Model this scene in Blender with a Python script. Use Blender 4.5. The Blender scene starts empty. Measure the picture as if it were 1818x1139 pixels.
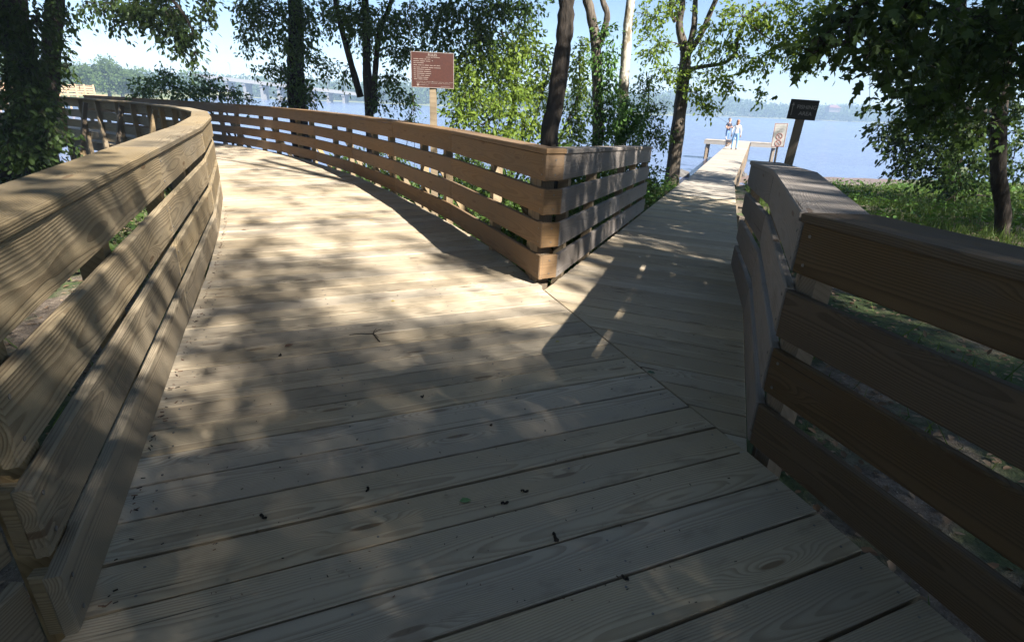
import bpy, math, random
import numpy as np
from mathutils import Vector, Matrix

random.seed(7)
RNG = np.random.default_rng(11)
SC = bpy.context.scene
COL = SC.collection

# ------------------------------------------------------------------ camera
FPX, CX, CY, EYE = 950.0, 909.0, 569.5, 1.37
_u = np.array([.043, -1.0, -385.0 / FPX]); _u /= np.linalg.norm(_u)
_f = np.array([0, 0, 1.0]) - _u * _u[2]; _f /= np.linalg.norm(_f)
_r = np.cross(_f, _u)
if _r[0] < 0: _r = -_r
CAMR = np.array([_r, _f, _u])                       # camera (x right, y down, z forward) -> world
cam = bpy.data.cameras.new('camera'); cam_o = bpy.data.objects.new('camera', cam); COL.objects.link(cam_o)
cam.sensor_width = 36.0; cam.lens = FPX / 1818.0 * 36.0; cam.clip_start = .03; cam.clip_end = 4000
cam_o.matrix_world = Matrix([[CAMR[0][0], -CAMR[0][1], -CAMR[0][2], 0], [CAMR[1][0], -CAMR[1][1], -CAMR[1][2], 0],
                             [CAMR[2][0], -CAMR[2][1], -CAMR[2][2], EYE], [0, 0, 0, 1]])
SC.camera = cam_o

# ------------------------------------------------------------------ sky, sun, exposure
SUN_EL = math.radians(39.5)
SUN_H = (.704, -.71)                                 # horizontal direction towards the sun
world = bpy.data.worlds.new('World'); SC.world = world; world.use_nodes = True
wn = world.node_tree.nodes; wl = world.node_tree.links
sky = wn.new('ShaderNodeTexSky'); sky.sky_type = 'NISHITA'; sky.sun_disc = False
sky.sun_elevation = SUN_EL; sky.sun_rotation = math.atan2(SUN_H[0], SUN_H[1])
sky.air_density = .78; sky.dust_density = .25; sky.ozone_density = 1.8
bg = wn['Background']; bg.inputs['Strength'].default_value = .05
wl.new(sky.outputs['Color'], bg.inputs['Color'])
sun = bpy.data.lights.new('sun', 'SUN'); sun_o = bpy.data.objects.new('sun', sun); COL.objects.link(sun_o)
sun.energy = 5.0; sun.angle = math.radians(.53); sun.color = (1.0, .94, .85)
sv = Vector((-SUN_H[0] * math.cos(SUN_EL), -SUN_H[1] * math.cos(SUN_EL), -math.sin(SUN_EL)))
sun_o.rotation_euler = sv.to_track_quat('-Z', 'Y').to_euler(); sun_o.location = (20, -20, 30)
SC.view_settings.view_transform = 'Standard'; SC.view_settings.look = 'None'
SC.view_settings.exposure = 1.85; SC.view_settings.gamma = 1.0
SC.cycles.max_bounces = 8; SC.cycles.volume_bounces = 0
try:
    SC.cycles.use_denoising = True
except Exception: pass

# ------------------------------------------------------------------ helpers
def ray(x, y): return CAMR @ np.array([x - CX, y - CY, FPX])
def at(x, y, Y):                                     # the point at depth Y on the sight line of a spot in the photograph
    r = ray(x, y); return np.array([0, 0, EYE]) + r * (Y / r[1])
def on(x, y, z=0.0):
    r = ray(x, y); return np.array([0, 0, EYE]) + r * ((z - EYE) / r[2])

WM = {}
def link(o, parent=None, M=None):
    COL.objects.link(o)
    M = M or Matrix.Identity(4)
    if parent is not None:
        o.parent = parent; o.matrix_parent_inverse = WM[parent.name].inverted()
    o.matrix_basis = M; WM[o.name] = M
    return o
def tag(o, label=None, cat=None, group=None, kind=None):
    if label: o['label'] = label
    if cat: o['category'] = cat
    if group: o['group'] = group
    if kind: o['kind'] = kind
    return o
def empty(name, loc, label=None, cat=None, group=None, kind=None):
    o = bpy.data.objects.new(name, None); o.empty_display_size = .2
    link(o, None, Matrix.Translation(Vector(loc))); return tag(o, label, cat, group, kind)

def raw_mesh(name, V, F=None, mats=(), midx=None, tint=None, smooth=False, loops=None, starts=None, totals=None):
    me = bpy.data.meshes.new(name)
    if F is not None:
        me.from_pydata([tuple(map(float, v)) for v in V], [], F)
    else:
        me.vertices.add(len(V)); me.vertices.foreach_set('co', np.asarray(V, np.float32).ravel())
        me.loops.add(len(loops)); me.loops.foreach_set('vertex_index', np.asarray(loops, np.int32))
        me.polygons.add(len(starts)); me.polygons.foreach_set('loop_start', np.asarray(starts, np.int32))
        try: me.polygons.foreach_set('loop_total', np.asarray(totals, np.int32))
        except Exception: pass
    for m in mats: me.materials.append(m)
    if midx is not None: me.polygons.foreach_set('material_index', np.asarray(midx, np.int32))
    if tint is not None:
        a = me.attributes.new('tint', 'FLOAT', 'POINT'); a.data.foreach_set('value', np.asarray(tint, np.float32))
    if smooth: me.polygons.foreach_set('use_smooth', np.ones(len(me.polygons), bool))
    me.update(calc_edges=True)
    return me

class MB:                                            # collects simple solids that make ONE part
    def __init__(s): s.V = []; s.F = []; s.m = []
    def add(s, V, F, m=0):
        o = len(s.V); s.V += [tuple(v) for v in V]; s.F += [tuple(i + o for i in f) for f in F]; s.m += [m] * len(F); return s
    def box(s, c, d, rz=0.0, m=0, M=None):
        x, y, z = d[0] / 2, d[1] / 2, d[2] / 2
        P = [Vector((a * x, b * y, e * z)) for e in (-1, 1) for a, b in ((-1, -1), (1, -1), (1, 1), (-1, 1))]
        R = M or (Matrix.Translation(Vector(c)) @ Matrix.Rotation(rz, 4, 'Z'))
        return s.add([R @ p for p in P], [(3, 2, 1, 0), (4, 5, 6, 7), (0, 1, 5, 4), (1, 2, 6, 5), (2, 3, 7, 6), (3, 0, 4, 7)], m)
    def bar(s, a, b, w, d, up=(0, 0, 1), m=0):
        a, b = Vector(a), Vector(b); x = (b - a); L = x.length; x.normalize()
        y = Vector(up).cross(x)
        if y.length < 1e-4: y = Vector((0, 1, 0)).cross(x)
        y.normalize(); z = x.cross(y)
        M = Matrix((x, y, z)).transposed().to_4x4(); M.translation = (a + b) / 2
        return s.box(None, (L, w, d), M=M, m=m)
    def tube(s, P, R, n=8, m=0, cap=True):
        P = [np.asarray(p, float) for p in P]; K = len(P); R = [R] * K if np.isscalar(R) else R
        T = [P[min(i + 1, K - 1)] - P[max(i - 1, 0)] for i in range(K)]; T = [t / (np.linalg.norm(t) + 1e-9) for t in T]
        a = np.array([1., 0, 0]) if abs(T[0][0]) < .9 else np.array([0, 1., 0])
        u = np.cross(T[0], a); u /= np.linalg.norm(u); V = []; F = []
        for i in range(K):
            u = u - T[i] * (u @ T[i]); u /= np.linalg.norm(u) + 1e-9; w = np.cross(T[i], u)
            for k in range(n):
                q = 2 * math.pi * k / n; V.append(P[i] + R[i] * (math.cos(q) * u + math.sin(q) * w))
        for i in range(K - 1):
            for k in range(n): F.append((i * n + k, i * n + (k + 1) % n, (i + 1) * n + (k + 1) % n, (i + 1) * n + k))
        if cap: F += [tuple(range(n - 1, -1, -1)), tuple((K - 1) * n + k for k in range(n))]
        return s.add(V, F, m)
    def disc(s, c, r, nrm, h=.002, n=10, m=0):
        c = np.asarray(c, float); nrm = np.asarray(nrm, float)
        return s.tube([c, c + nrm * h], r, n, m)
    def build(s, name, mats, parent=None, M=None, smooth=False):
        mats = mats if isinstance(mats, (list, tuple)) else [mats]
        me = raw_mesh(name, s.V, s.F, mats, s.m, smooth=smooth)
        return link(bpy.data.objects.new(name, me), parent, M)

def slab(name, quad, t, M, mat, parent, c=.006):     # a plank: four-sided outline in its own plane, thickness t, eased edges
    q = np.asarray(quad, float); V = []
    def inset(d):
        out = []
        for i in range(4):
            e = q[(i + 1) % 4] - q[i]; g = q[i - 1] - q[i]
            out.append(q[i] + d * (e / (np.linalg.norm(e) + 1e-9) + g / (np.linalg.norm(g) + 1e-9)))
        return out
    qi = inset(c)
    for pts, z in ((qi, -t / 2), (q, -t / 2 + c), (q, t / 2 - c), (qi, t / 2)):
        V += [(p[0], p[1], z) for p in pts]
    F = [(3, 2, 1, 0), (12, 13, 14, 15)]
    for r in range(3):
        for i in range(4):
            j = (i + 1) % 4; F.append((r * 4 + i, r * 4 + j, r * 4 + 4 + j, r * 4 + 4 + i))
    return link(bpy.data.objects.new(name, raw_mesh(name, V, F, [mat])), parent, M)
def frame(o, x, up=(0, 0, 1)):
    x = Vector(x).normalized(); y = Vector(up).cross(x).normalized(); z = x.cross(y)
    M = Matrix((x, y, z)).transposed().to_4x4(); M.translation = Vector(o); return M
def deck_board(name, A0, A1, B1, B0, zt, t, mat, parent, zf=None):
    """quad in world XY: A0->A1 near long edge, B0->B1 far long edge"""
    zf = zf or (lambda p: 0.0)
    o = (np.array(A0) + np.array(B0)) / 2; e = (np.array(A1) + np.array(B1)) / 2
    oz, ez = zf(o), zf(e)
    M = frame((o[0], o[1], oz + zt - t / 2), (e[0] - o[0], e[1] - o[1], ez - oz)); I = M.inverted()
    L = []
    for p in (A0, A1, B1, B0):
        v = I @ Vector((p[0], p[1], zf(p) + zt - t / 2)); L.append((v.x, v.y))
    return slab(name, L, t, M, mat, parent, .003)

# ------------------------------------------------------------------ materials
def new_mat(name):
    m = bpy.data.materials.new(name); m.use_nodes = True; nt = m.node_tree
    return m, nt, nt.nodes['Principled BSDF']
class N:
    def __init__(s, nt): s.nt = nt
    def __call__(s, t, **kw):
        n = s.nt.nodes.new('ShaderNode' + t)
        for k, v in kw.items(): setattr(n, k, v)
        return n
    def set(s, n, i, v):
        if hasattr(v, 'is_linked') or hasattr(v, 'links'): s.nt.links.new(v, n.inputs[i])
        else: n.inputs[i].default_value = v
    def math(s, op, a, b=0.0, c=0.0):
        n = s('Math', operation=op); s.set(n, 0, a); s.set(n, 1, b)
        if op in ('MULTIPLY_ADD', 'SMOOTH_MIN', 'COMPARE', 'WRAP'): s.set(n, 2, c)
        return n.outputs[0]
    def mapr(s, v, a, b, c=0.0, d=1.0, smooth=True):
        n = s('MapRange'); n.interpolation_type = 'SMOOTHSTEP' if smooth else 'LINEAR'
        for i, q in enumerate((v, a, b, c, d)): s.set(n, i, q)
        return n.outputs[0]
    def xyz(s, x, y, z):
        n = s('CombineXYZ'); s.set(n, 0, x); s.set(n, 1, y); s.set(n, 2, z); return n.outputs[0]
    def noise(s, vec, scale, detail=2.0, rough=.5):
        n = s('TexNoise'); s.set(n, 'Vector', vec); n.inputs['Scale'].default_value = scale
        n.inputs['Detail'].default_value = detail; n.inputs['Roughness'].default_value = rough; return n.outputs['Fac']
    def mix(s, f, a, b, mode='MIX'):
        n = s('Mix'); n.data_type = 'RGBA'; n.blend_type = mode
        s.set(n, 0, f)
        for i, v in ((6, a), (7, b)):
            if isinstance(v, tuple): n.inputs[i].default_value = (*v, 1)
            else: s.nt.links.new(v, n.inputs[i])
        return n.outputs[2]

def wood_mat(name, light, dark, grey=(.30, .28, .25), weather=.4, ring=.0085, contrast=.55, rough=.75, var=.25):
    m, nt, p = new_mat(name); n = N(nt)
    tc = n('TexCoord').outputs['Object']; rnd = n('ObjectInfo').outputs['Random']
    sp = n('SeparateXYZ'); nt.links.new(tc, sp.inputs[0]); x, y, z = sp.outputs
    r1 = n.math('MULTIPLY', rnd, 41.7); r2 = n.math('FRACT', n.math('MULTIPLY', rnd, 17.31)); r3 = n.math('FRACT', n.math('MULTIPLY', rnd, 91.7))
    xo = n.math('ADD', x, r1)
    # knots
    kv = n.xyz(n.math('MULTIPLY', xo, 1.25), n.math('ADD', n.math('MULTIPLY', y, 6.5), r1), 0.0)
    vo = n('TexVoronoi', voronoi_dimensions='2D'); nt.links.new(kv, vo.inputs['Vector']); vo.inputs['Scale'].default_value = 1.0
    ks = n('SeparateColor'); nt.links.new(vo.outputs['Color'], ks.inputs[0])
    has = n.math('GREATER_THAN', ks.outputs[0], .8)
    kd = vo.outputs['Distance']
    kn = n.math('MULTIPLY', n.mapr(kd, .34, .0), has)
    core = n.math('MULTIPLY', n.mapr(kd, .085, .05), has)
    # growth rings of a flat-sawn board: distance from a wandering pith line
    d1 = n.noise(n.xyz(n.math('MULTIPLY', xo, .55), n.math('MULTIPLY', y, 2.0), z), 1.0, 2.0)
    d2 = n.noise(n.xyz(n.math('MULTIPLY', xo, 4.0), n.math('MULTIPLY', y, 14.0), n.math('MULTIPLY', z, 14.0)), 1.0, 1.0)
    yy = n.math('ADD', y, n.math('MULTIPLY', n.math('SUBTRACT', r2, .5), .16))
    zz = n.math('ADD', z, n.math('ADD', .035, n.math('MULTIPLY', r3, .07)))
    rr = n.math('SQRT', n.math('ADD', n.math('MULTIPLY', yy, yy), n.math('MULTIPLY', zz, zz)))
    rr = n.math('ADD', rr, n.math('MULTIPLY', d1, .10)); rr = n.math('ADD', rr, n.math('MULTIPLY', d2, .006))
    rr = n.math('ADD', rr, n.math('MULTIPLY', kn, .035))
    ph = n.math('FRACT', n.math('DIVIDE', rr, ring))
    late = n.math('MULTIPLY', n.mapr(ph, .30, .88), n.mapr(ph, 1.0, .92))
    fib = n.noise(n.xyz(n.math('MULTIPLY', xo, 5.0), n.math('MULTIPLY', y, 330.0), n.math('MULTIPLY', z, 330.0)), 1.0, 2.0, .6)
    big = n.noise(n.xyz(n.math('MULTIPLY', xo, 1.6), n.math('MULTIPLY', y, 5.0), r1), 1.0, 3.0, .6)
    f = n.math('ADD', n.math('MULTIPLY', late, contrast), n.math('MULTIPLY', n.math('SUBTRACT', fib, .5), .45))
    f = n.math('MAXIMUM', f, n.math('MULTIPLY', core, .95))
    col = n.mix(f, light, dark)
    col = n.mix(n.math('MULTIPLY', core, .5), col, (.15, .09, .05))
    col = n.mix(n.math('MULTIPLY', n.mapr(big, .35, .75), weather), col, grey)
    spot = n.noise(n.xyz(n.math('MULTIPLY', xo, 22.0), n.math('MULTIPLY', y, 30.0), r1), 1.0, 2.0)
    col = n.mix(n.math('MULTIPLY', n.mapr(spot, .70, .80), .45), col, (.07, .055, .045))
    crk = n.noise(n.xyz(n.math('MULTIPLY', xo, 1.3), n.math('MULTIPLY', y, 95.0), r1), 1.0, 1.0)
    crk = n.math('MULTIPLY', n.mapr(crk, .735, .76), n.mapr(n.noise(n.xyz(n.math('MULTIPLY', xo, .9), n.math('MULTIPLY', y, 9.0), r2), 1.0, 1.0), .5, .6))
    col = n.mix(n.math('MULTIPLY', crk, .8), col, (.04, .03, .022))
    dirt = n.noise(n.xyz(n.math('MULTIPLY', xo, 3.2), n.math('MULTIPLY', y, 7.0), r3), 1.0, 4.0, .7)
    col = n.mix(n.math('MULTIPLY', n.mapr(dirt, .52, .74), .38), col, (.12, .098, .078))
    val = n.math('ADD', 1.0 - var / 2, n.math('MULTIPLY', r3, var))
    hs = n('HueSaturation'); hs.inputs['Hue'].default_value = .5; nt.links.new(col, hs.inputs['Color']); nt.links.new(val, hs.inputs['Value'])
    nt.links.new(n.math('ADD', .85, n.math('MULTIPLY', r2, .3)), hs.inputs['Saturation'])
    nt.links.new(hs.outputs[0], p.inputs['Base Color'])
    p.inputs['Roughness'].default_value = rough; p.inputs['Specular IOR Level'].default_value = .15
    bp = n('Bump'); bp.inputs['Strength'].default_value = .7; bp.inputs['Distance'].default_value = .0018
    h = n.math('SUBTRACT', n.math('MULTIPLY', late, .8), n.math('MULTIPLY', fib, .7))
    nt.links.new(h, bp.inputs['Height']); nt.links.new(bp.outputs[0], p.inputs['Normal'])
    return m
W_DECK = wood_mat('deck_wood', (.485, .405, .295), (.255, .198, .135), (.35, .312, .255), .5, .0062, .6, .8, .28)
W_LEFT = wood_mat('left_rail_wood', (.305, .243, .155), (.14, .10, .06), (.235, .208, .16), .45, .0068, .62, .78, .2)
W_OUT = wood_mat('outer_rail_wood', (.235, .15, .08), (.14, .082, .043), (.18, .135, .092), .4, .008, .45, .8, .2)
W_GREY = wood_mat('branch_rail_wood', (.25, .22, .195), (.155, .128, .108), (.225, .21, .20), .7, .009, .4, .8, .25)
W_RIGHT = wood_mat('right_rail_wood', (.142, .098, .058), (.06, .040, .024), (.10, .08, .06), .4, .0068, .6, .8, .15)  # same wood as the other rails, its deep shade put into the colour
W_POST = wood_mat('post_wood', (.30, .225, .13), (.18, .12, .065), (.24, .205, .16), .4, .012, .4, .8, .35)
W_PIER = wood_mat('pier_wood', (.36, .32, .27), (.23, .20, .16), (.32, .30, .27), .7, .007, .4, .8, .3)
W_OLD = wood_mat('old_pile_wood', (.22, .17, .12), (.12, .09, .06), (.20, .18, .15), .5, .012, .4, .85, .3)

def plain(name, col, rough=.6, metal=0.0, spec=.5):
    m, nt, p = new_mat(name); n = N(nt)
    tc = n('TexCoord').outputs['Object']; k = n.noise(tc, 30.0, 3.0)
    c = n.mix(n.mapr(k, .3, .7), tuple(v * .88 for v in col), tuple(min(1, v * 1.1) for v in col))
    nt.links.new(c, p.inputs['Base Color']); p.inputs['Roughness'].default_value = rough; p.inputs['Metallic'].default_value = metal
    p.inputs['Specular IOR Level'].default_value = spec
    return m
def bark_mat(name, a, b, c=None, scale=9.0, flake=0.0):
    m, nt, p = new_mat(name); n = N(nt)
    tc = n('TexCoord').outputs['Object']; sp = n('SeparateXYZ'); nt.links.new(tc, sp.inputs[0])
    v = n.xyz(sp.outputs[0], sp.outputs[1], n.math('MULTIPLY', sp.outputs[2], .22))
    k = n.noise(v, scale, 5.0, .65); k2 = n.noise(v, scale * 4, 3.0, .6)
    col = n.mix(n.mapr(k, .38, .64), a, b)
    if c:
        k3 = n.noise(n.xyz(sp.outputs[0], sp.outputs[1], n.math('MULTIPLY', sp.outputs[2], .6)), 5.0, 4.0, .6)
        col = n.mix(n.mapr(k3, .5, .58), col, c)
    nt.links.new(col, p.inputs['Base Color']); p.inputs['Roughness'].default_value = .9; p.inputs['Specular IOR Level'].default_value = .15
    bp = n('Bump'); bp.inputs['Strength'].default_value = .9; bp.inputs['Distance'].default_value = .03
    nt.links.new(n.math('ADD', k, n.math('MULTIPLY', k2, .4)), bp.inputs['Height']); nt.links.new(bp.outputs[0], p.inputs['Normal'])
    return m
BARK = bark_mat('bark', (.02, .0165, .0135), (.055, .045, .037))
BARK_G = bark_mat('grey_bark', (.05, .042, .034), (.15, .125, .10))
BARK_W = bark_mat('pale_bark', (.40, .37, .31), (.55, .51, .44), (.20, .17, .12), 6.0)
def leaf_mat(name, dark, lightc, trans=.45, rough=.45):
    m, nt, p = new_mat(name); n = N(nt); out = nt.nodes['Material Output']
    at_ = n('Attribute', attribute_name='tint'); f = at_.outputs['Fac']
    col = n.mix(f, dark, lightc)
    nt.links.new(col, p.inputs['Base Color']); p.inputs['Roughness'].default_value = rough; p.inputs['Specular IOR Level'].default_value = .18
    tr = n('BsdfTranslucent'); hs = n('HueSaturation'); hs.inputs['Hue'].default_value = .485; hs.inputs['Value'].default_value = 1.25
    hs.inputs['Saturation'].default_value = 1.1
    nt.links.new(col, hs.inputs['Color']); nt.links.new(hs.outputs[0], tr.inputs['Color'])
    mx = n('MixShader'); mx.inputs[0].default_value = trans
    nt.links.new(p.outputs[0], mx.inputs[1]); nt.links.new(tr.outputs[0], mx.inputs[2]); nt.links.new(mx.outputs[0], out.inputs['Surface'])
    return m
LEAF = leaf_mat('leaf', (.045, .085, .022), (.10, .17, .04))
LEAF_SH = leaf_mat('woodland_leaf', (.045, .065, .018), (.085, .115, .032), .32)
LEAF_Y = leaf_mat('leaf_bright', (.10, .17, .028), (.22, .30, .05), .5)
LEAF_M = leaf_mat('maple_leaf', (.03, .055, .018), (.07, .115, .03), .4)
LEAF_IVY = leaf_mat('ivy_leaf', (.04, .09, .02), (.10, .20, .04), .35)
LEAF_FAR = leaf_mat('far_leaf', (.04, .075, .022), (.10, .15, .045), .3, .7)
GRASS = leaf_mat('grass_blade', (.045, .085, .018), (.135, .20, .05), .4)
LITTER = leaf_mat('dead_leaf', (.12, .075, .045), (.34, .25, .17), .1, .8)
SCREW = plain('screw_metal', (.20, .19, .18), .5, .6)
STONE = plain('stone', (.10, .095, .09), .8)
CONC = plain('concrete', (.19, .185, .18), .85)

# ------------------------------------------------------------------ ground, water
WATER_Z = -2.2
_sx = [-1500, -200, -60, -25, -14, -9, -5, -2, 1, 4, 6.5, 9, 13, 18, 26, 60, 200, 1500]
_sy = [60, 40, 26, 19, 16.3, 15, 14.8, 15.3, 17, 19.3, 20.3, 21, 22, 23.5, 26, 36, 60, 140]
def shore(x): return np.interp(x, _sx, _sy)
def ground_z(x, y):
    x = np.asarray(x, float); y = np.asarray(y, float)
    d = shore(x) + .5 * np.sin(x * .9) + .25 * np.sin(x * 2.3 + 1) - y
    land = -.52 - .55 * np.exp(-np.clip(d, 0, None) / 4.5)
    land = land + .05 * np.sin(x * .8 + .3) * np.sin(y * .7) + .03 * np.sin(x * 2.1) * np.sin(y * 1.7 + 1)
    t = np.clip(d / 2.2, 0, 1); t = t * t * (3 - 2 * t)
    bed = -2.35 - .05 * np.clip(-d, 0, 30)
    # the mud bar that the low water lays bare
    mx, my = (x - 24) / 15.0, (y - 33.5 - .12 * (x - 20)) / 2.6
    mud = .34 * np.exp(-(mx * mx) ** 2 - my * my) * (d < 0)
    mx, my = (x - 12.2) / 1.6, (y - 27) / 6.0
    mud = np.maximum(mud, .2 * np.exp(-mx * mx - my * my) * (d < 0))
    bedm = np.where(mud > .04, -2.35 + np.minimum(mud, .19) + .012 * np.sin(x * 3 + y) + .01 * np.sin(y * 4.3), bed)
    return bedm * (1 - t) + land * t
def _axis(a, b, fine, lo, hi):
    s = [lo]
    core = np.arange(a, b + 1e-6, fine)
    g = []; v = fine; q = b
    while q < hi: v *= 1.22; q += v; g.append(min(q, hi))
    h = []; v = fine; q = a
    while q > lo: v *= 1.22; q -= v; h.append(max(q, lo))
    return np.array(h[::-1] + list(core) + g)
gx = _axis(-22, 32, .3, -1500, 1500); gy = _axis(-8, 40, .3, -400, 1600)
X, Y = np.meshgrid(gx, gy); Z = ground_z(X, Y)
Vg = np.stack([X.ravel(), Y.ravel(), Z.ravel()], 1); nx, ny = len(gx), len(gy)
I, J = np.meshgrid(np.arange(nx - 1), np.arange(ny - 1)); a = (J * nx + I).ravel()
loops = np.stack([a, a + 1, a + nx + 1, a + nx], 1).ravel()
GM, nt, p = new_mat('soil'); n = N(nt)
tc = n('TexCoord').outputs['Object']; sp = n('SeparateXYZ'); nt.links.new(tc, sp.inputs[0])
k1 = n.noise(tc, .9, 4.0, .6); k2 = n.noise(tc, 14.0, 5.0, .7); k3 = n.noise(tc, 60.0, 3.0, .7)
soil = n.mix(n.mapr(k2, .3, .7), (.09, .068, .05), (.24, .19, .145))
soil = n.mix(n.mapr(k3, .58, .72), soil, (.36, .30, .24))
green = n.mix(n.mapr(k2, .35, .7), (.035, .06, .015), (.085, .12, .035))
c1 = n.mix(n.mapr(k1, .44, .58), soil, green)
mudc = n.mix(n.mapr(k2, .3, .7), (.15, .105, .082), (.22, .16, .13))
wet = n.mapr(sp.outputs[2], -1.75, -2.05)
nt.links.new(n.mix(wet, c1, mudc), p.inputs['Base Color'])
nt.links.new(n.mapr(wet, 0.0, 1.0, .95, .42), p.inputs['Roughness'])
bp = n('Bump'); bp.inputs['Strength'].default_value = .8; bp.inputs['Distance'].default_value = .05
nt.links.new(n.math('ADD', k2, n.math('MULTIPLY', k3, .5)), bp.inputs['Height']); nt.links.new(bp.outputs[0], p.inputs['Normal'])
g = link(bpy.data.objects.new('ground', raw_mesh('ground', Vg, None, [GM], loops=loops, starts=np.arange(len(a)) * 4, totals=np.full(len(a), 4), smooth=True)))
tag(g, kind='structure')

WMAT, nt, p = new_mat('lake_water'); n = N(nt)
tc = n('TexCoord').outputs['Object']
w1 = n('Mapping'); w1.inputs['Scale'].default_value = (1.0, 2.3, 1.0); w1.inputs['Rotation'].default_value = (0, 0, .35); nt.links.new(tc, w1.inputs[0])
wa = n.noise(w1.outputs[0], 1.1, 4.0, .62); wb = n.noise(w1.outputs[0], .12, 3.0, .5); wc = n.noise(w1.outputs[0], 5.0, 2.0, .5)
h = n.math('ADD', wa, n.math('ADD', n.math('MULTIPLY', wb, 1.4), n.math('MULTIPLY', wc, .12)))
bp = n('Bump'); bp.inputs['Strength'].default_value = .75; bp.inputs['Distance'].default_value = .28
wv = n.noise(w1.outputs[0], .03, 3.0, .6); nt.links.new(n.mapr(wv, .38, .62, .35, 1.0), bp.inputs['Strength'])
nt.links.new(h, bp.inputs['Height']); nt.links.new(bp.outputs[0], p.inputs['Normal'])
p.inputs['Base Color'].default_value = (.13, .175, .30, 1); p.inputs['Roughness'].default_value = .12; p.inputs['IOR'].default_value = 1.333
me = raw_mesh('water', [(-1500, 8, WATER_Z), (1500, 8, WATER_Z), (1500, 1600, WATER_Z), (-1500, 1600, WATER_Z)], [(0, 1, 2, 3)], [WMAT])
tag(link(bpy.data.objects.new('water', me)), kind='structure')

# ------------------------------------------------------------------ curves of the boardwalk
def catmull(P, step=.05):
    P = np.array(P, float); P = np.vstack([2 * P[0] - P[1], P, 2 * P[-1] - P[-2]]); out = []
    for i in range(1, len(P) - 2):
        k = max(2, int(np.linalg.norm(P[i + 1] - P[i]) / step))
        for t in np.arange(k) / k:
            out.append(.5 * (2 * P[i] + (P[i + 1] - P[i - 1]) * t + (2 * P[i - 1] - 5 * P[i] + 4 * P[i + 1] - P[i + 2]) * t * t + (3 * P[i] - P[i - 1] - 3 * P[i + 1] + P[i + 2]) * t ** 3))
    out.append(P[-2]); return np.array(out)
OUT = catmull([(.19, 4.2), (-.08, 4.9), (-.40, 5.6), (-.79, 6.37), (-1.40, 7.5), (-2.1, 8.72), (-2.8, 9.85), (-3.65, 11.05), (-5.0, 12.75), (-6.6, 14.4), (-8.4, 15.8), (-11.4, 17.7), (-14.3, 19.3), (-18, 21.0), (-24, 23.2)])
LEFT = catmull([(-1.085, .97), (-1.3, 1.42), (-1.5, 1.86), (-1.76, 2.47), (-2.08, 3.24), (-2.56, 4.36), (-3.24, 5.82), (-4.2, 7.7), (-4.95, 8.98), (-5.85, 10.2), (-7.0, 11.5), (-8.5, 12.9), (-10.5, 14.4), (-13.2, 16.0), (-16.8, 17.75), (-22.8, 20.0)])
def arclen(C): return np.concatenate([[0], np.cumsum(np.linalg.norm(np.diff(C, axis=0), axis=1))])
LO, LL = arclen(OUT), arclen(LEFT)
def pt(C, L, s): return np.array([np.interp(s, L, C[:, 0]), np.interp(s, L, C[:, 1])])
def cross_line(C, p, d):                             # where the line p + t d meets curve C
    nrm = np.array([-d[1], d[0]]); s = (C - p) @ nrm; i = np.where(np.sign(s[:-1]) != np.sign(s[1:]))[0]
    if len(i) == 0: return None
    best = min(i, key=lambda k: np.linalg.norm(C[k] - p)); t = s[best] / (s[best] - s[best + 1]); return C[best] + t * (C[best + 1] - C[best])
RAMP_D = np.array([.3497, .9369]); RAMP_N = np.array([.9369, -.3497]); RAMP_O = np.array([.35, 4.25])
SLOPE, RAMP_END = .047, 15.0
def ramp_z(p):
    s = (np.asarray(p)[:2] - RAMP_O) @ RAMP_D
    return -SLOPE * min(max(s, 0.0), RAMP_END)

# ---- main deck
deck = empty('boardwalk', (-1, 3, 0), kind='structure')
TH = math.radians(23.0); DA = np.array([math.cos(TH), math.sin(TH)]); DN = np.array([-math.sin(TH), math.cos(TH)])
CORNER = np.array([1.053, 1.983]); APEX = np.array([.215, 4.15]); PITCH = .195
LEFT_BACK = np.array([[-1.165, .955], [-1.165, -9.0]])
def left_end(p, d):
    q = cross_line(np.vstack([LEFT_BACK[::-1], LEFT]), p, d); return q
def line_hit(p, d, a, b):
    M = np.array([d, -(b - a)]).T; t = np.linalg.solve(M, a - p); return p + d * t[0]
RIGHT_EDGE = (CORNER, CORNER + np.array([.33, -.944]) * 6)
lines = []
for k in range(-22, 13):
    p = CORNER + DN * PITCH * k
    l = left_end(p, DA)
    r = line_hit(p, DA, *RIGHT_EDGE) if k < 0 else line_hit(p, DA, CORNER, APEX)
    if k < -12: r = line_hit(p, DA, *RIGHT_EDGE)
    lines.append((l, r))
s = 0.0
sR = float(np.interp(0, [0], [0])); cur_th = TH
lastr = lines[-1][1]
mid_prev = (lines[-1][0] + lines[-1][1]) / 2
sR = LO[np.argmin(np.linalg.norm(OUT - (lastr + DN * PITCH), axis=1))]
while sR < LO[-1] - .3 and len(lines) < 290:
    r = pt(OUT, LO, sR); tg = pt(OUT, LO, min(sR + .6, LO[-1])) - pt(OUT, LO, max(sR - .6, 0)); tg /= np.linalg.norm(tg)
    want = math.atan2(-tg[0], tg[1]) + math.radians(-1.0)
    want = max(want, TH); cur_th += max(-.02, min(.02, (want - cur_th) * .25))
    d = np.array([math.cos(cur_th), math.sin(cur_th)]); l = cross_line(LEFT, r, d)
    if l is None: break
    # keep the left ends moving on
    if (l - lines[-1][0]) @ np.array([-d[1], d[0]]) < .10:
        cur_th -= .012; d = np.array([math.cos(cur_th), math.sin(cur_th)]); l = cross_line(LEFT, r, d)
    lines.append((l, r)); sR += PITCH * 1.06
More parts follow.
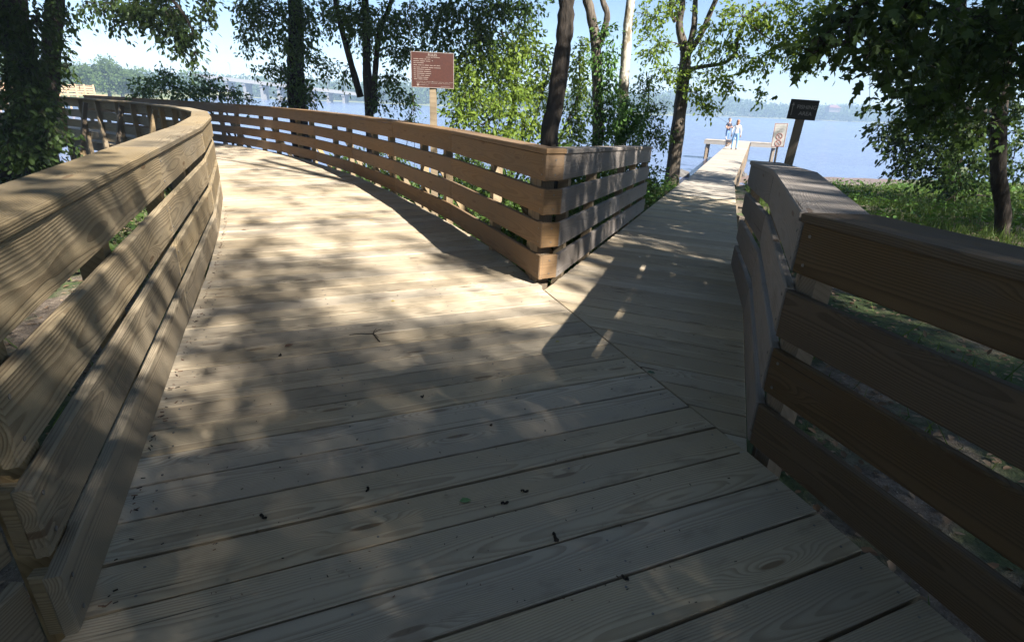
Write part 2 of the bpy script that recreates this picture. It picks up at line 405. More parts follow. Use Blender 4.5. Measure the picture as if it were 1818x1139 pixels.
for i in range(len(lines) - 1):
    (l0, r0), (l1, r1) = lines[i], lines[i + 1]
    if i == 34:                                      # first board beyond the mitre
        pass
    d = (r0 - l0) / np.linalg.norm(r0 - l0); nn = np.array([-d[1], d[0]])
    gs = 1.0 if i < 25 else .75; g0, g1 = random.uniform(.003, .0088) * gs, random.uniform(.003, .0088) * gs
    out = random.uniform(-.006, .014) if i < 22 else 0.0
    exl = -.03; exr = out if i < 22 else (-.0035 if i < 34 else .03)
    deck_board('plank', l0 + nn * g0 + d * exl, r0 + nn * g0 + d * exr, r1 - nn * g1 + d * exr, l1 - nn * g1 + d * exl,
               random.uniform(-.003, .002), .038, W_DECK, deck)
nails = MB()
for i in range(8, 46):
    (l0, r0), (l1, r1) = lines[i], lines[i + 1]; a, b = (l0 + l1) / 2, (r0 + r1) / 2; L = np.linalg.norm(b - a); d = (b - a) / L; nn = np.array([-d[1], d[0]])
    for f in (.09, L / 3, 2 * L / 3, L - .07):
        for w in (-.055, .055):
            q = a + d * (f + random.uniform(-.012, .012)) + nn * (w + random.uniform(-.008, .008)); nails.disc((q[0], q[1], -.003), .0045, (0, 0, 1), .0042, 6)
tag(nails.build('nail_heads', SCREW, deck), kind='stuff')
# stringers and piles under it
for C, L, off in ((LEFT, LL, .16), (OUT, LO, -.16)):
    for s in np.arange(.3, L[-1] - 2.4, 2.3):
        a, b = pt(C, L, s), pt(C, L, s + 2.29); t = (b - a) / np.linalg.norm(b - a); nr = np.array([t[1], -t[0]]) * off
        a, b = a + nr, b + nr
        MB().bar((a[0], a[1], -.165), (b[0], b[1], -.165), .05, .23).build('joist', W_OLD, deck)
        zz = float(ground_z(a[0], a[1])) - .3
        MB().bar((a[0], a[1], zz), (a[0], a[1], -.06), .14, .14).build('pile', W_OLD, deck)

# ---- branch ramp
ramp = empty('ramp', (1.5, 4, 0), kind='structure')
def branch_edges(s):                                 # s along the ramp axis, returns left and right points
    c = RAMP_O + RAMP_D * s
    R = line_hit(c, RAMP_N, np.array([1.063, 2.0]), np.array([1.063 + .375 * 15, 17.0]))
    Lp = line_hit(c, RAMP_N, np.array([.40, 4.45]), np.array([.40 + .3725 * 15, 19.45]))
    return Lp, R
seamA, seamB = CORNER, APEX
k = 0; s = -2.0
S = np.arange(-2.35, RAMP_END + .01, PITCH)
for s0 in S:
    pl = []
    for sx in (s0 + .0045, s0 + PITCH - .0045):
        Lp, R = branch_edges(sx); c = RAMP_O + RAMP_D * sx
        q = line_hit(c, RAMP_N, seamA, seamB)
        if (q - Lp) @ RAMP_N > 0 or (c - APEX) @ RAMP_D < -.02:
            Lp = q + RAMP_N * .0035
        pl.append((Lp, R))
    if (pl[1][1] - pl[1][0]) @ RAMP_N < .05: continue
    if (pl[0][1] - pl[0][0]) @ RAMP_N < .003: pl[0] = (pl[0][1] - RAMP_N * .004, pl[0][1])
    deck_board('plank', pl[0][0], pl[0][1], pl[1][1], pl[1][0], random.uniform(-.0015, .0015), .038, W_PIER if s0 > 9 else W_DECK, ramp, ramp_z)
for side in (0, 1):
    prev = None
    for s in np.arange(.3, RAMP_END + .1, 2.1):
        q = branch_edges(s)[side] + RAMP_N * (.05 if side == 0 else -.05); z = ramp_z(q)
        if prev is not None: MB().bar((prev[0], prev[1], prev[2] - .17), (q[0], q[1], z - .17), .05, .24).build('joist', W_OLD, ramp)
        zz = float(ground_z(q[0], q[1])) - .4
        MB().bar((q[0] + .04, q[1], zz), (q[0] + .04, q[1], z - .06), .12, .12).build('pile', W_OLD, ramp); prev = (q[0], q[1], z)

# ------------------------------------------------------------------ railings
BH, GAP, BOT, CAPT, RH, BT = .196, .066, .05, .038, 1.07, .038
def screws(parent, c, along, out, z, n=2, sp=.055):
    for k in range(n):
        q = np.array([c[0], c[1], z + (k - .5) * 2 * sp]) - np.array([out[0], out[1], 0]) * .0005
        MB().disc(q, .0065, (-out[0], -out[1], 0), .0022, 10).build('screw', SCREW, parent)
def railing(name, label, cat, P, outside, mat, zb=lambda p: 0.0, capw=.235, mids=True, mitre0=None, mitre1=None, nscrew=0, group=None, overhang=.012, depth=None, wob=.004, h=0.0, first=.045, postmat=None):
    """P: plan of the inner face, outside: +1 when the posts stand on the right of the run"""
    P = [np.array(p, float) for p in P]
    root = empty(name, (P[0][0], P[0][1], zb(P[0])), label, cat, group)
    n = len(P); T = [(P[i + 1] - P[i]) / np.linalg.norm(P[i + 1] - P[i]) for i in range(n - 1)]
    O = [np.array([t[1], -t[0]]) * outside for t in T]
    def bis(i):
        if i == 0: return mitre0 if mitre0 is not None else O[0]
        if i == n - 1: return mitre1 if mitre1 is not None else O[-1]
        b = O[i - 1] + O[i]; b = b / np.linalg.norm(b); return b / (b @ O[i])
    for i in range(n - 1):
        a, b = P[i], P[i + 1]; t, o = T[i], O[i]; za, zbb = zb(a), zb(b)
        L3 = Vector((b[0] - a[0], b[1] - a[1], zbb - za)); L = L3.length
        for r in range(4):
            z = BOT + r * (BH + GAP) + BH / 2
            dz = random.uniform(-.005, .005); q = a + o * (BT / 2 + random.uniform(-wob, wob))
            M = frame((q[0], q[1], za + z + dz + h), L3, up=(-o[0], -o[1], 0))
            # in this frame local z faces the deck, local y runs up or down the board
            bo = slab('rail_board', [(.002, -BH / 2), (L - .002, -BH / 2), (L - .002, BH / 2), (.002, BH / 2)], BT, M, mat, root, .006)
            if i < nscrew:
                for e in (.05, L - .05): screws(bo, a + t * e, t, o, za + (zbb - za) * e / L + z, 2)
        # cap
        e0, e1 = bis(i), bis(i + 1)
        quad = [a - e0 * overhang, b - e1 * overhang, b + e1 * (capw - overhang), a + e0 * (capw - overhang)]
        zc = RH - CAPT / 2 + h
        M = frame((a[0], a[1], za + zc), L3); Iv = M.inverted(); loc = []
        for kq, q in enumerate(quad):
            f = ((q - a) @ t) / L; v = Iv @ Vector((q[0], q[1], za + (zbb - za) * f + zc)); loc.append((v.x + (.0015 if kq in (0, 3) else -.0015), v.y))
        if outside > 0: loc = loc[::-1]
        slab('rail_cap', loc, CAPT, M, mat, root, .006)
        # posts
        fs = ([first / L] if (i or first) else []) + ([.5] if (mids and L > 1.3) else []) + ([1 - .05 / L] if i == n - 2 else [])
        for f in fs:
            q = a + (b - a) * f + o * (BT + .047); z0 = za + (zbb - za) * f
            zg = float(ground_z(q[0], q[1])) - .25 if depth is None else depth
            MB().bar((q[0], q[1], zg), (q[0], q[1], z0 + RH - CAPT - .002 + h), .088, .088, up=(o[0], o[1], 0)).build('post', postmat or W_POST, root)
    return root

def sample(C, L, ss): return [pt(C, L, s) for s in ss]
# outer railing of the bend
so = [0.0] + list(np.cumsum([2.35, 2.3, 2.25, 2.2, 2.2, 2.2, 2.2, 2.2, 2.2, 2.2]))
PO = [OUT[0] + np.array([.012, -.02])] + sample(OUT, LO, so[1:])
rail_out = railing('wooden_railing', 'long curving orange-brown railing between the sunlit deck and the lake', 'railing', PO, +1, W_OUT, capw=.24, nscrew=5,
                   mitre0=np.array([.25, 1.0]), first=.30)
# branch railing on the V
vb0 = np.array([.352, 4.262]); vb1 = vb0 + np.array([.3497, .9369]) * 5.05
PV = [vb0, vb0 + (vb1 - vb0) * .52, vb1]
rail_v = railing('wooden_railing', 'weathered grey railing on the left side of the ramp down to the pier', 'railing', PV, -1, W_GREY, ramp_z, capw=.24, nscrew=2,
                 mitre0=np.array([-.70, .72]), first=.34)
# chamfered corner pieces where the two meet
ca, cb = PO[0], vb0; ct = (cb - ca) / np.linalg.norm(cb - ca); co = np.array([-ct[1], ct[0]])
for r in range(4):
    z = BOT + r * (BH + GAP) + BH / 2
    M = frame((ca[0] + co[0] * .019 + ct[0] * .002, ca[1] + co[1] * .019 + ct[1] * .002, z), (ct[0], ct[1], 0), up=(-co[0], -co[1], 0)); Lc = np.linalg.norm(cb - ca) - .004
    bo = slab('corner_board', [(0, -BH / 2), (Lc, -BH / 2), (Lc, BH / 2), (0, BH / 2)], BT, M, W_OUT, rail_out, .005)
    screws(bo, ca + ct * Lc * .55, ct, co, z, 2)
q = (ca + cb) / 2 + co * .15
MB().bar((q[0], q[1], -.8), (q[0], q[1], 1.025), .12, .12, up=(co[0], co[1], 0)).build('corner_post', W_OLD, rail_out)
A = [ca - co * .012 - ct * .004, cb - co * .012 + ct * .004, cb + co * .16, ca + co * .16]
c0 = (A[0] + A[1] + A[2] + A[3]) / 4
M = frame((c0[0], c0[1], RH - CAPT / 2 + .0015), (ct[0], ct[1], 0)); Iv = M.inverted()
slab('corner_cap', [tuple((Iv @ Vector((p_[0], p_[1], RH)))[:2]) for p_ in A], CAPT, M, W_OUT, rail_out, .005)

# left railing
sl = [0.0] + list(np.cumsum([2.3, 2.3, 2.2, 2.1, 1.9, 1.8, 2.0, 2.2, 2.2, 2.2, 2.2]))
PL = [LEFT[0]] + sample(LEFT, LL, sl[1:])
rail_left = railing('wooden_railing', 'broad tan railing with a sunlit cap running along the left side of the deck', 'railing', PL, -1, W_LEFT, capw=.225, nscrew=3, first=.16)
PB = [(-1.165, .955), (-1.165, -1.4), (-1.165, -3.4)]
rail_back = railing('wooden_railing', 'dark board ends of a railing in the bottom left corner of the picture', 'railing', PB, +1, W_LEFT, capw=.225, nscrew=1,
                    mitre0=np.array([-1.0, .2]), h=.0, first=.5)
for r in range(4):
    z = BOT + r * (BH + GAP) + BH / 2
    slab('corner_board', [(0, -BH / 2), (.05, -BH / 2), (.05, BH / 2), (0, BH / 2)], BT,
         frame((-1.117, .966 + .021, z), (-1, -.22, 0), up=(0.22, -1, 0)), W_LEFT, rail_back, .004)
# raking braces outside the left railing, with their blocks
for i, f in ((4, .55), (6, .2), (7, .3), (8, .3)):
    a, b = PL[i], PL[i + 1]; t = (b - a) / np.linalg.norm(b - a); o = np.array([-t[1], t[0]]); q = a + (b - a) * f + o * .13; e = q + o * .36
    zg = float(ground_z(e[0], e[1]))
    MB().bar((q[0], q[1], .96), (e[0], e[1], -.30), .09, .09, up=(t[0], t[1], 0)).build('brace', W_POST if i == 6 else W_OLD, rail_left)
    MB().bar((e[0] - t[0] * .02, e[1] - t[1] * .02, zg - .1), (e[0], e[1], -.2), .14, .2, up=(t[0], t[1], 0)).build('brace_block', W_POST, rail_left)
for i in range(0, 8):
    a, b = PO[i], PO[i + 1]; t = (b - a) / np.linalg.norm(b - a); o = np.array([t[1], -t[0]]); q = a + (b - a) * .3 + o * .13; e = q + o * .55
    MB().bar((q[0], q[1], .62), (e[0], e[1], -.35), .088, .04, up=(t[0], t[1], 0)).build('brace', W_POST, rail_out)

# right railing: near run and the run down the ramp
rc = np.array([1.075, 2.02])
def near_z(p): return -.03
rail_right = railing('wooden_railing', 'dark brown railing in deep shade filling the right foreground', 'railing', [rc, rc + np.array([.30, -.954]) * 2.05, rc + np.array([.30, -.954]) * 4.2], -1, W_RIGHT, lambda p: -.03, capw=.285, nscrew=1, mitre0=np.array([1.0, .05]), postmat=W_OLD)  # posts take a darker wood in place of shade
rd = np.array([.3505, .9366])
rail_branch = railing('wooden_railing', 'weathered grey railing right of the ramp, bending away from the dark brown railing', 'railing',
                      [rc + np.array([.0, .012]), rc + rd * 1.75 + np.array([.0, .012]), rc + rd * 1.75 + np.array([.30, .954]) * 1.75], +1, W_GREY,
                      lambda p: -.03 + ramp_z(p), capw=.27, mids=False, nscrew=1, mitre0=np.array([1.0, .02]), postmat=W_OLD)  # darker post wood stands in for shade here too

# ------------------------------------------------------------------ fishing pier
pier = empty('fishing_pier', (6.6, 19.1, -.7), 'long narrow grey plank pier ending in a T-shaped platform over the water', 'pier')
pL, pR = branch_edges(RAMP_END)
pd = np.array([.385, .923]); pd /= np.linalg.norm(pd); pn = np.array([pd[1], -pd[0]])
pc = (pL + pR) / 2; PW = .71; PZ = -.7; PLEN = 31.5
npk = int(PLEN / .195)
far = MB()
for i in range(npk):
    s0 = .02 + i * .195
    a, b = pc + pd * s0, pc + pd * (s0 + .187)
    deck_board('plank', a - pn * PW, a + pn * PW, b + pn * PW, b - pn * PW, PZ + random.uniform(-.002, .002), .038, W_PIER, pier)
for sd in (-1, 1):
    for s0 in np.arange(0, PLEN - 2.9, 3.0):
        a, b = pc + pd * s0 + pn * sd * (PW - .06), pc + pd * (s0 + 2.98) + pn * sd * (PW - .06)
        MB().bar((a[0], a[1], PZ - .16), (b[0], b[1], PZ - .16), .05, .24).build('joist', W_PIER, pier)
        MB().bar((b[0], b[1], -3.4), (b[0], b[1], PZ - .05), .16, .16).build('pile', W_OLD, pier)
tcn = pc + pd * (PLEN - 1.1); TD, TWX = 1.9, 2.75
for i in range(int(2 * TWX / .195)):
    xx = -TWX + i * .195
    if -PW - .2 < xx < PW + .01: continue
    a = tcn + pn * xx; b = tcn + pn * (xx + .187)
    deck_board('platform_plank', a - pd * TD / 2, a + pd * TD / 2, b + pd * TD / 2, b - pd * TD / 2, PZ, .038, W_PIER, pier)
for sd in (-1, 1):
    for e in (-1, 1):
        a, b = tcn + pn * sd * (PW + .05) + pd * e * (TD / 2 - .03), tcn + pn * sd * TWX + pd * e * (TD / 2 - .03)
        MB().bar((a[0], a[1], PZ - .19), (b[0], b[1], PZ - .19), .05, .26).build('rim_joist', W_PIER, pier)
        q = tcn + pn * sd * (TWX - .25) + pd * e * (TD / 2 - .25)
        MB().bar((q[0], q[1], -3.6), (q[0], q[1], PZ - .06), .2, .2).build('pile', W_OLD, pier)
    a, b = tcn + pn * sd * (TWX - .02) - pd * (TD / 2), tcn + pn * sd * (TWX - .02) + pd * (TD / 2)
    MB().bar((a[0], a[1], PZ - .19), (b[0], b[1], PZ - .19), .05, .26).build('rim_joist', W_PIER, pier)

# ------------------------------------------------------------------ foliage machinery
SH = {
 'oval': (np.array([(0, 0, 0), (.32, .24, .05), (.72, .19, .03), (1, 0, -.06), (.72, -.19, .03), (.32, -.24, .05)]), [(0, 1, 2, 3), (0, 3, 4, 5)]),
 'quad': (np.array([(0, 0, 0), (.5, .33, .05), (1, 0, -.04), (.5, -.33, .05)]), [(0, 1, 2, 3)]),
 'maple': (np.array([(0, 0, 0), (.02, .20, .02), (.22, .50, -.03), (.30, .27, .03), (.62, .36, -.03), (.62, .13, .02), (1, 0, -.10), (.62, -.13, .02), (.62, -.36, -.03), (.30, -.27, .03), (.22, -.50, -.03), (.02, -.20, .02)]),
           [(0, 1, 2, 3), (0, 3, 4, 5), (0, 5, 6), (0, 6, 7), (0, 7, 8, 9), (0, 9, 10, 11)]),
 'blade': (np.array([(0, .5, 0), (0, -.5, 0), (.6, .32, .04), (.6, -.32, .04), (1, 0, .22)]), [(0, 1, 3, 2), (2, 3, 4)]),
}
def leaves(C, D, size, shape, tint, flat=.5, nz=1.0):
    """arrays for a mass of separate leaves: C centres, D growing directions"""
    T, F = SH[shape]; n = len(C)
    D = D / (np.linalg.norm(D, axis=1, keepdims=True) + 1e-9)
    up = RNG.normal(size=(n, 3)) * (1 - flat) + np.array([0, 0, nz]) * flat
    z = up - D * np.sum(up * D, 1, keepdims=True); z /= np.linalg.norm(z, axis=1, keepdims=True) + 1e-9
    y = np.cross(z, D); sz = np.broadcast_to(np.asarray(size, float), (n,))[:, None]
    V = C[:, None, :] + sz[:, :, None] * (T[None, :, 0:1] * D[:, None, :] + T[None, :, 1:2] * y[:, None, :] + T[None, :, 2:3] * z[:, None, :])
    k = len(T); base = (np.arange(n) * k)
    fl = np.concatenate([np.array(f) for f in F]); tot = np.array([len(f) for f in F])
    loops = (base[:, None] + fl[None, :]).ravel(); totals = np.tile(tot, n); starts = np.concatenate([[0], np.cumsum(totals)[:-1]])
    return V.reshape(-1, 3), loops, starts, totals, np.repeat(tint, k)
def leaf_object(name, parts, mat, parent=None):
    Vs, Ls, Ss, Ts, Ti = [], [], [], [], []; vo = lo = 0
    for V, l, s, t, ti in parts:
        Vs.append(V); Ls.append(l + vo); Ss.append(s + lo); Ts.append(t); Ti.append(ti); vo += len(V); lo += len(l)
    me = raw_mesh(name, np.vstack(Vs), None, [mat], tint=np.concatenate(Ti), loops=np.concatenate(Ls), starts=np.concatenate(Ss), totals=np.concatenate(Ts))
    return link(bpy.data.objects.new(name, me), parent)
def ball(n):
    u = RNG.normal(size=(n, 3)); u /= np.linalg.norm(u, axis=1, keepdims=True); return u * RNG.random((n, 1)) ** .42
def sprays(c, r, ntw, nl, size, shape, droop=.35, ln=.55, tw=None, tv=.5, flat=.5, hang=False):
    """leafy twigs filling an ellipsoid: leaves sit along each twig; returns leaf arrays, twig lines go to tw"""
    c = np.asarray(c, float); r = np.asarray(r, float) * np.ones(3); u = ball(ntw); S = c + u * r * .8
    D = u * np.array([1, 1, .6]) + RNG.normal(size=(ntw, 3)) * .45 - np.array([0, 0, droop]); D /= np.linalg.norm(D, axis=1, keepdims=True)
    L = ln * (.6 + .8 * RNG.random(ntw))
    if hang: L = L * 1.4
    tt = (np.arange(nl) + .5) / nl
    P = S[:, None, :] + D[:, None, :] * (L[:, None] * (tt[None, :] - .3))[:, :, None]
    P[:, :, 2] -= (tt[None, :] ** 2) * L[:, None] * (.8 if hang else .25)
    if tw is not None:
        for i in range(0, ntw, 2): tw.append((S[i] - D[i] * L[i] * .3, P[i, nl // 2], P[i, -1]))
    P = P.reshape(-1, 3) + RNG.normal(size=(ntw * nl, 3)) * size * .45
    LD = np.repeat(D, nl, 0) + RNG.normal(size=(ntw * nl, 3)) * .75; LD[:, 2] -= .35 + droop * .5
    tint = np.clip(np.repeat(RNG.random(ntw), nl) * tv + RNG.random(ntw * nl) * (1 - tv), 0, 1)
    return leaves(P, LD, size * (.5 + .85 * RNG.random(ntw * nl)), shape, tint, flat)
def wobble(P, amp, k=5):
    P = [np.asarray(p, float) for p in P]; C = []
    for i in range(len(P) - 1):
        for j in range(k):
            C.append(P[i] + (P[i + 1] - P[i]) * j / k + (RNG.normal(size=3) * amp if (i or j) else 0))
    C.append(P[-1]); return C
def smooth3(P, k=6):
    P = np.array(P, float); Q = np.vstack([2 * P[0] - P[1], P, 2 * P[-1] - P[-2]]); out = []
    for i in range(1, len(Q) - 2):
        for t in np.arange(k) / k:
            out.append(.5 * (2 * Q[i] + (Q[i + 1] - Q[i - 1]) * t + (2 * Q[i - 1] - 5 * Q[i] + 4 * Q[i + 1] - Q[i + 2]) * t * t + (3 * Q[i] - Q[i - 1] - 3 * Q[i + 1] + Q[i + 2]) * t ** 3))
    out.append(Q[-2]); return out
def tree(name, label, trunks, clusters, leaf, bark, size=.09, shape='oval', group=None, cat='tree', droop=.35, base=None, ln=.34, sides=10, connect=True, dens=1.0, tv=.5, hang=False, flat=.5, fmat=None, forks=True):
    """trunks: list of (points, r0, r1); clusters: (centre, radius, twigs, leaves per twig)"""
    b = np.asarray(base if base is not None else trunks[0][0][0], float)
    root = empty(name, b, label, cat, group)
    tb = MB(); nodes = []
    for P, r0, r1 in trunks:
        C = smooth3(P, 6); n = len(C); R = np.linspace(r0, r1, n)
        if P is trunks[0][0] and r0 > .08: R[0] *= 1.35; R[1] *= 1.12
        tb.tube(C, list(R * (1 + .05 * RNG.normal(size=n))), sides); nodes += [(c, r) for c, r in zip(C, R)]
    tb.build('trunk', bark, root, smooth=True)
    NP = np.array([c for c, r in nodes]); NR = np.array([r for c, r in nodes])
    tw = []; parts = []; bb = MB()
    for cl in clusters:
        c, r, ntw, nl = cl[:4]; c = np.asarray(c, float)
        if connect:
            d = np.linalg.norm(NP - c, axis=1) + np.maximum(0, NP[:, 2] - c[2]) * .6; i = int(np.argmin(d)); a = NP[i]
            if d[i] > .25:
                rr = min(NR[i] * .6, .012 + .012 * d[i]); m1 = a + (c - a) * .45 + np.array([0, 0, .12 * d[i]])
                C = smooth3([a, m1, c], 5); bb.tube(C, list(np.linspace(rr, rr * .25, len(C))), 6)
                for q, r_ in zip(C[2:], np.linspace(rr, rr * .25, len(C))[2:]):
                    NP = np.vstack([NP, q]); NR = np.append(NR, r_)
            rv = np.asarray(r, float) * np.ones(3)
            for _ in range(5 if forks else 2):
                e = c + ball(1)[0] * rv * .8; bb.tube([c, (c + e) / 2 + np.array([0, 0, .05]), e], [.011, .008, .004], 4)
        parts.append(sprays(c, r, max(1, int(ntw * dens * (1.5 if ln < .5 else 1.0))), nl, cl[4] if len(cl) > 4 else size, 'quad' if len(cl) > 4 else shape, droop, .8 if len(cl) > 4 else ln, None if len(cl) > 4 else tw, tv, flat, hang))  # clumps with their own leaf size: unseen crown, added to block light
    for a, m, e in tw: bb.tube([a, m, e], [.005, .004, .002], 3, cap=False)
    if bb.V: tag(bb.build('branches', bark, root), kind='stuff')
    leaf_object('crown', parts, leaf, root)
    return root

def cl(x, y, Y, rx, ry, tw, nl=9, rz=None):          # a clump seen at (x, y) standing at depth Y, with radii given in picture units
    c = at(x, y, Y); k = np.linalg.norm(c - [0, 0, EYE]) / 1000.0
    return (c, (rx * k, (rz or (rx + ry) / 2) * k, ry * k), tw, nl)
def G(x, y): return np.array([x, y, float(ground_z(x, y))])
def up_from(x0, y0, Y, tops):                        # trunk through picture spots at depth Y, rooted in the ground below the first
    P = [at(x, y, Y) for x, y in tops]; b = P[0].copy(); b[2] = float(ground_z(b[0], b[1])) - .15
    return [b] + P

# ------------------------------------------------------------------ trees by the water
# ivy-clad trunk behind the bend
P2 = up_from(0, 0, 16.0, [(527, 175), (525, 90), (523, 0)]); P2 += [P2[-1] + np.array([-.1, .1, 4]), P2[-1] + np.array([.3, .2, 8])]
tree('tree', 'thick dark straight trunk wrapped in ivy behind the curving railing', [(P2, .27, .12)],
     [cl(440, 25, 14.5, 24, 34, 40), cl(470, 15, 15, 30, 26, 40), cl(484, 62, 15, 18, 36, 26), cl(437, 72, 14.5, 11, 24, 12), cl(455, 55, 14.6, 14, 22, 14),
      cl(560, 35, 16, 36, 36, 46), cl(545, 95, 15.7, 28, 34, 40), cl(500, 125, 15.8, 32, 13, 24), cl(470, 124, 15.6, 24, 8, 10), cl(548, 160, 15.7, 24, 26, 30),
      cl(512, 60, 15.6, 24, 34, 30), cl(522, 20, 15.5, 34, 30, 50), cl(520, 150, 15.7, 18, 40, 26), cl(508, 182, 15.8, 22, 12, 14), cl(575, 120, 16, 22, 20, 16), cl(590, 15, 16, 30, 25, 24),
      ((-4.6, 14.2, 8.2), (2.6, 2.6, 2.0), 330, 8, .2), ((-3.2, 12.6, 6.6), (2.2, 1.9, 1.3), 220, 8, .2), ((-7.6, 15.5, 7.0), (2.4, 2.2, 1.6), 260, 8, .2), ((-6.0, 14.0, 10.5), (3, 2.6, 2.2), 300, 8, .2), ((-5.6, 12.6, 6.2), (2, 1.8, 1.0), 190, 8, .2)],
     LEAF, BARK, .095, droop=.5, group='tall trees along the shore')
P3 = up_from(0, 0, 14.6, [(655, 190), (651, 110), (648, 0)]); P3 += [P3[-1] + np.array([0, -.1, 4.5]), P3[-1] + np.array([.2, -.4, 8])]
F3a = [at(640, 172, 14.6), at(617, 90, 14.7), at(596, 0, 14.9), at(585, -150, 15)]
F3b = [at(664, 200, 14.5), at(666, 130, 14.5), at(675, 55, 14.4), at(695, 0, 14.3), at(720, -120, 14)]
tree('tree', 'slim dark trunk splitting low into a leaning stem, left of the brown rules sign', [(P3, .125, .07), (F3a, .085, .05), (F3b, .08, .04)],
     [cl(608, 30, 14.8, 34, 26, 34), cl(645, 62, 14.6, 36, 34, 44), cl(690, 40, 14.2, 52, 34, 70), cl(752, 30, 13.8, 52, 34, 72), cl(820, 22, 13.5, 52, 28, 70), cl(880, 14, 13.2, 40, 26, 46),
      cl(720, 92, 14, 44, 24, 50), cl(690, 140, 14.2, 34, 18, 24), cl(668, 178, 14.4, 18, 16, 12), cl(795, 75, 13.6, 44, 26, 44), cl(856, 66, 13.2, 36, 26, 40), cl(612, 130, 14.8, 20, 18, 10), cl(705, 168, 14.2, 22, 14, 12), cl(935, 10, 13, 34, 18, 26),
      cl(735, 175, 13.9, 14, 10, 6), cl(640, 20, 14.4, 36, 22, 36),
      ((-1.8, 12.0, 6.2), (2.4, 2.0, 1.4), 260, 8, .2), ((-2.4, 11.0, 8.6), (3.0, 2.4, 2.0), 340, 8, .2), ((.2, 10.6, 7.6), (2.4, 2.2, 1.8), 280, 8, .2), ((-3.2, 12, 11), (3, 2.6, 2), 280, 8, .2), ((-4.2, 10.4, 7.2), (2, 1.8, 1.2), 200, 8, .2)],
     LEAF, BARK, .095, droop=.45, group='tall trees along the shore')
# big dark curved trunk behind the V
P4 = [G(.72, 9.3) - [0, 0, .1], at(975, 255, 9.3), at(985, 190, 9.3), at(996, 110, 9.35), at(1004, 40, 9.4), at(1006, -60, 9.4), at(1000, -300, 9.6), at(1010, -600, 10)]
tree('tree', 'stout dark leaning trunk right behind the railing corner', [(P4, .155, .11)],
     [((.6, 9.6, 9.0), (2.4, 2.2, 1.7), 300, 8, .2), ((2.4, 8.6, 8.4), (2.0, 1.9, 1.4), 220, 8, .2), ((-1.2, 9.0, 9.6), (2.0, 1.9, 1.5), 220, 8, .2), ((.2, 10, 12), (3, 2.6, 2), 280, 8, .2)],
     LEAF, BARK, .11, group='tall trees along the shore')
P5 = up_from(0, 0, 12.6, [(1062, 235), (1060, 150), (1057, 70), (1048, 20), (1040, -60)]); P5 += [P5[-1] + np.array([-.2, .2, 4])]
F5 = [at(1059, 95, 12.6), at(1072, 55, 12.6), at(1078, 25, 12.6), at(1068, -10, 12.7), at(1060, -120, 12.8)]
tree('tree', 'mossy trunk forked at the top with bright ivy climbing its right side', [(P5, .13, .08), (F5, .075, .05)],
     [((.9, 12.9, 7.4), (2.0, 2.0, 1.5), 240, 8), ((2.6, 12.4, 6.6), (1.4, 1.4, 1.0), 120, 8)],
     LEAF, BARK_G, .10, group='tall trees along the shore')
leafy = []
for (x, y, rx, ry, k) in ((1074, 62, 16, 24, 26), (1082, 100, 18, 26, 34), (1078, 140, 20, 26, 40), (1084, 175, 22, 26, 44), (1080, 215, 24, 28, 48), (1052, 110, 9, 30, 12), (1050, 190, 9, 36, 14), (1066, 245, 22, 16, 26)):
    c_ = cl(x, y, 12.45, rx, ry, k, 8, 14); leafy.append(sprays(c_[0], c_[1], c_[2], c_[3], .085, 'oval', .5, .3, None, .5, .35))
tag(leaf_object('ivy', leafy, LEAF_IVY), 'bright green ivy climbing the forked mossy trunk', 'ivy')
P6 = up_from(0, 0, 13.6, [(1104, 215), (1108, 140), (1113, 70), (1120, 0)]); P6 += [P6[-1] + np.array([.2, .2, 4]), P6[-1] + np.array([.2, .3, 7])]
tree('tree', 'pale mottled straight trunk between the ivy trunk and the tree by the pier', [(P6, .125, .085)],
     [((2.4, 13.8, 8.2), (2.0, 2.0, 1.4), 220, 8), ((3.6, 13.2, 7.2), (1.4, 1.4, 1.0), 110, 8)], LEAF_Y, BARK_W, .1, group='tall trees along the shore')
leafy = []
for (x, y, rx, ry, k) in ((1108, 205, 26, 30, 60), (1125, 222, 28, 28, 60), (1100, 235, 28, 24, 50), (1132, 200, 16, 24, 26), (1112, 172, 10, 18, 12)):
    c_ = cl(x, y, 13.3, rx, ry, k, 8, 22); leafy.append(sprays(c_[0], c_[1], c_[2], c_[3], .085, 'oval', .5, .3, None, .5, .35))
tag(leaf_object('ivy', leafy, LEAF_IVY), 'dense ivy bush round the foot of the pale mottled trunk', 'ivy')
# tree by the pier
B7 = G(4.95, 17.7)
P7 = [B7 - [0, 0, .15], at(1205, 215, 17.7), at(1212, 150, 17.75), at(1217, 100, 17.8), at(1213, 78, 17.8), at(1206, 45, 17.8), at(1212, 0, 17.8), at(1216, -90, 18)]
F7a = [at(1217, 100, 17.8), at(1231, 55, 17.8), at(1234, 10, 17.9), at(1238, -60, 18)]
F7b = [at(1221, 98, 17.8), at(1245, 60, 17.6), at(1262, 20, 17.5), at(1278, -20, 17.4), at(1300, -110, 17.2)]
F7c = [at(1199, 40, 17.8), at(1190, 15, 17.8), at(1192, -30, 17.8)]
F7d = [at(1213, 125, 17.7), at(1250, 118, 17.5), at(1285, 112, 17.2), at(1305, 95, 17), at(1312, 60, 16.8), at(1325, 35, 16.7), at(1360, 5, 16.5)]
F7e = [at(1325, 35, 16.7), at(1352, 60, 16.5), at(1372, 72, 16.4)]
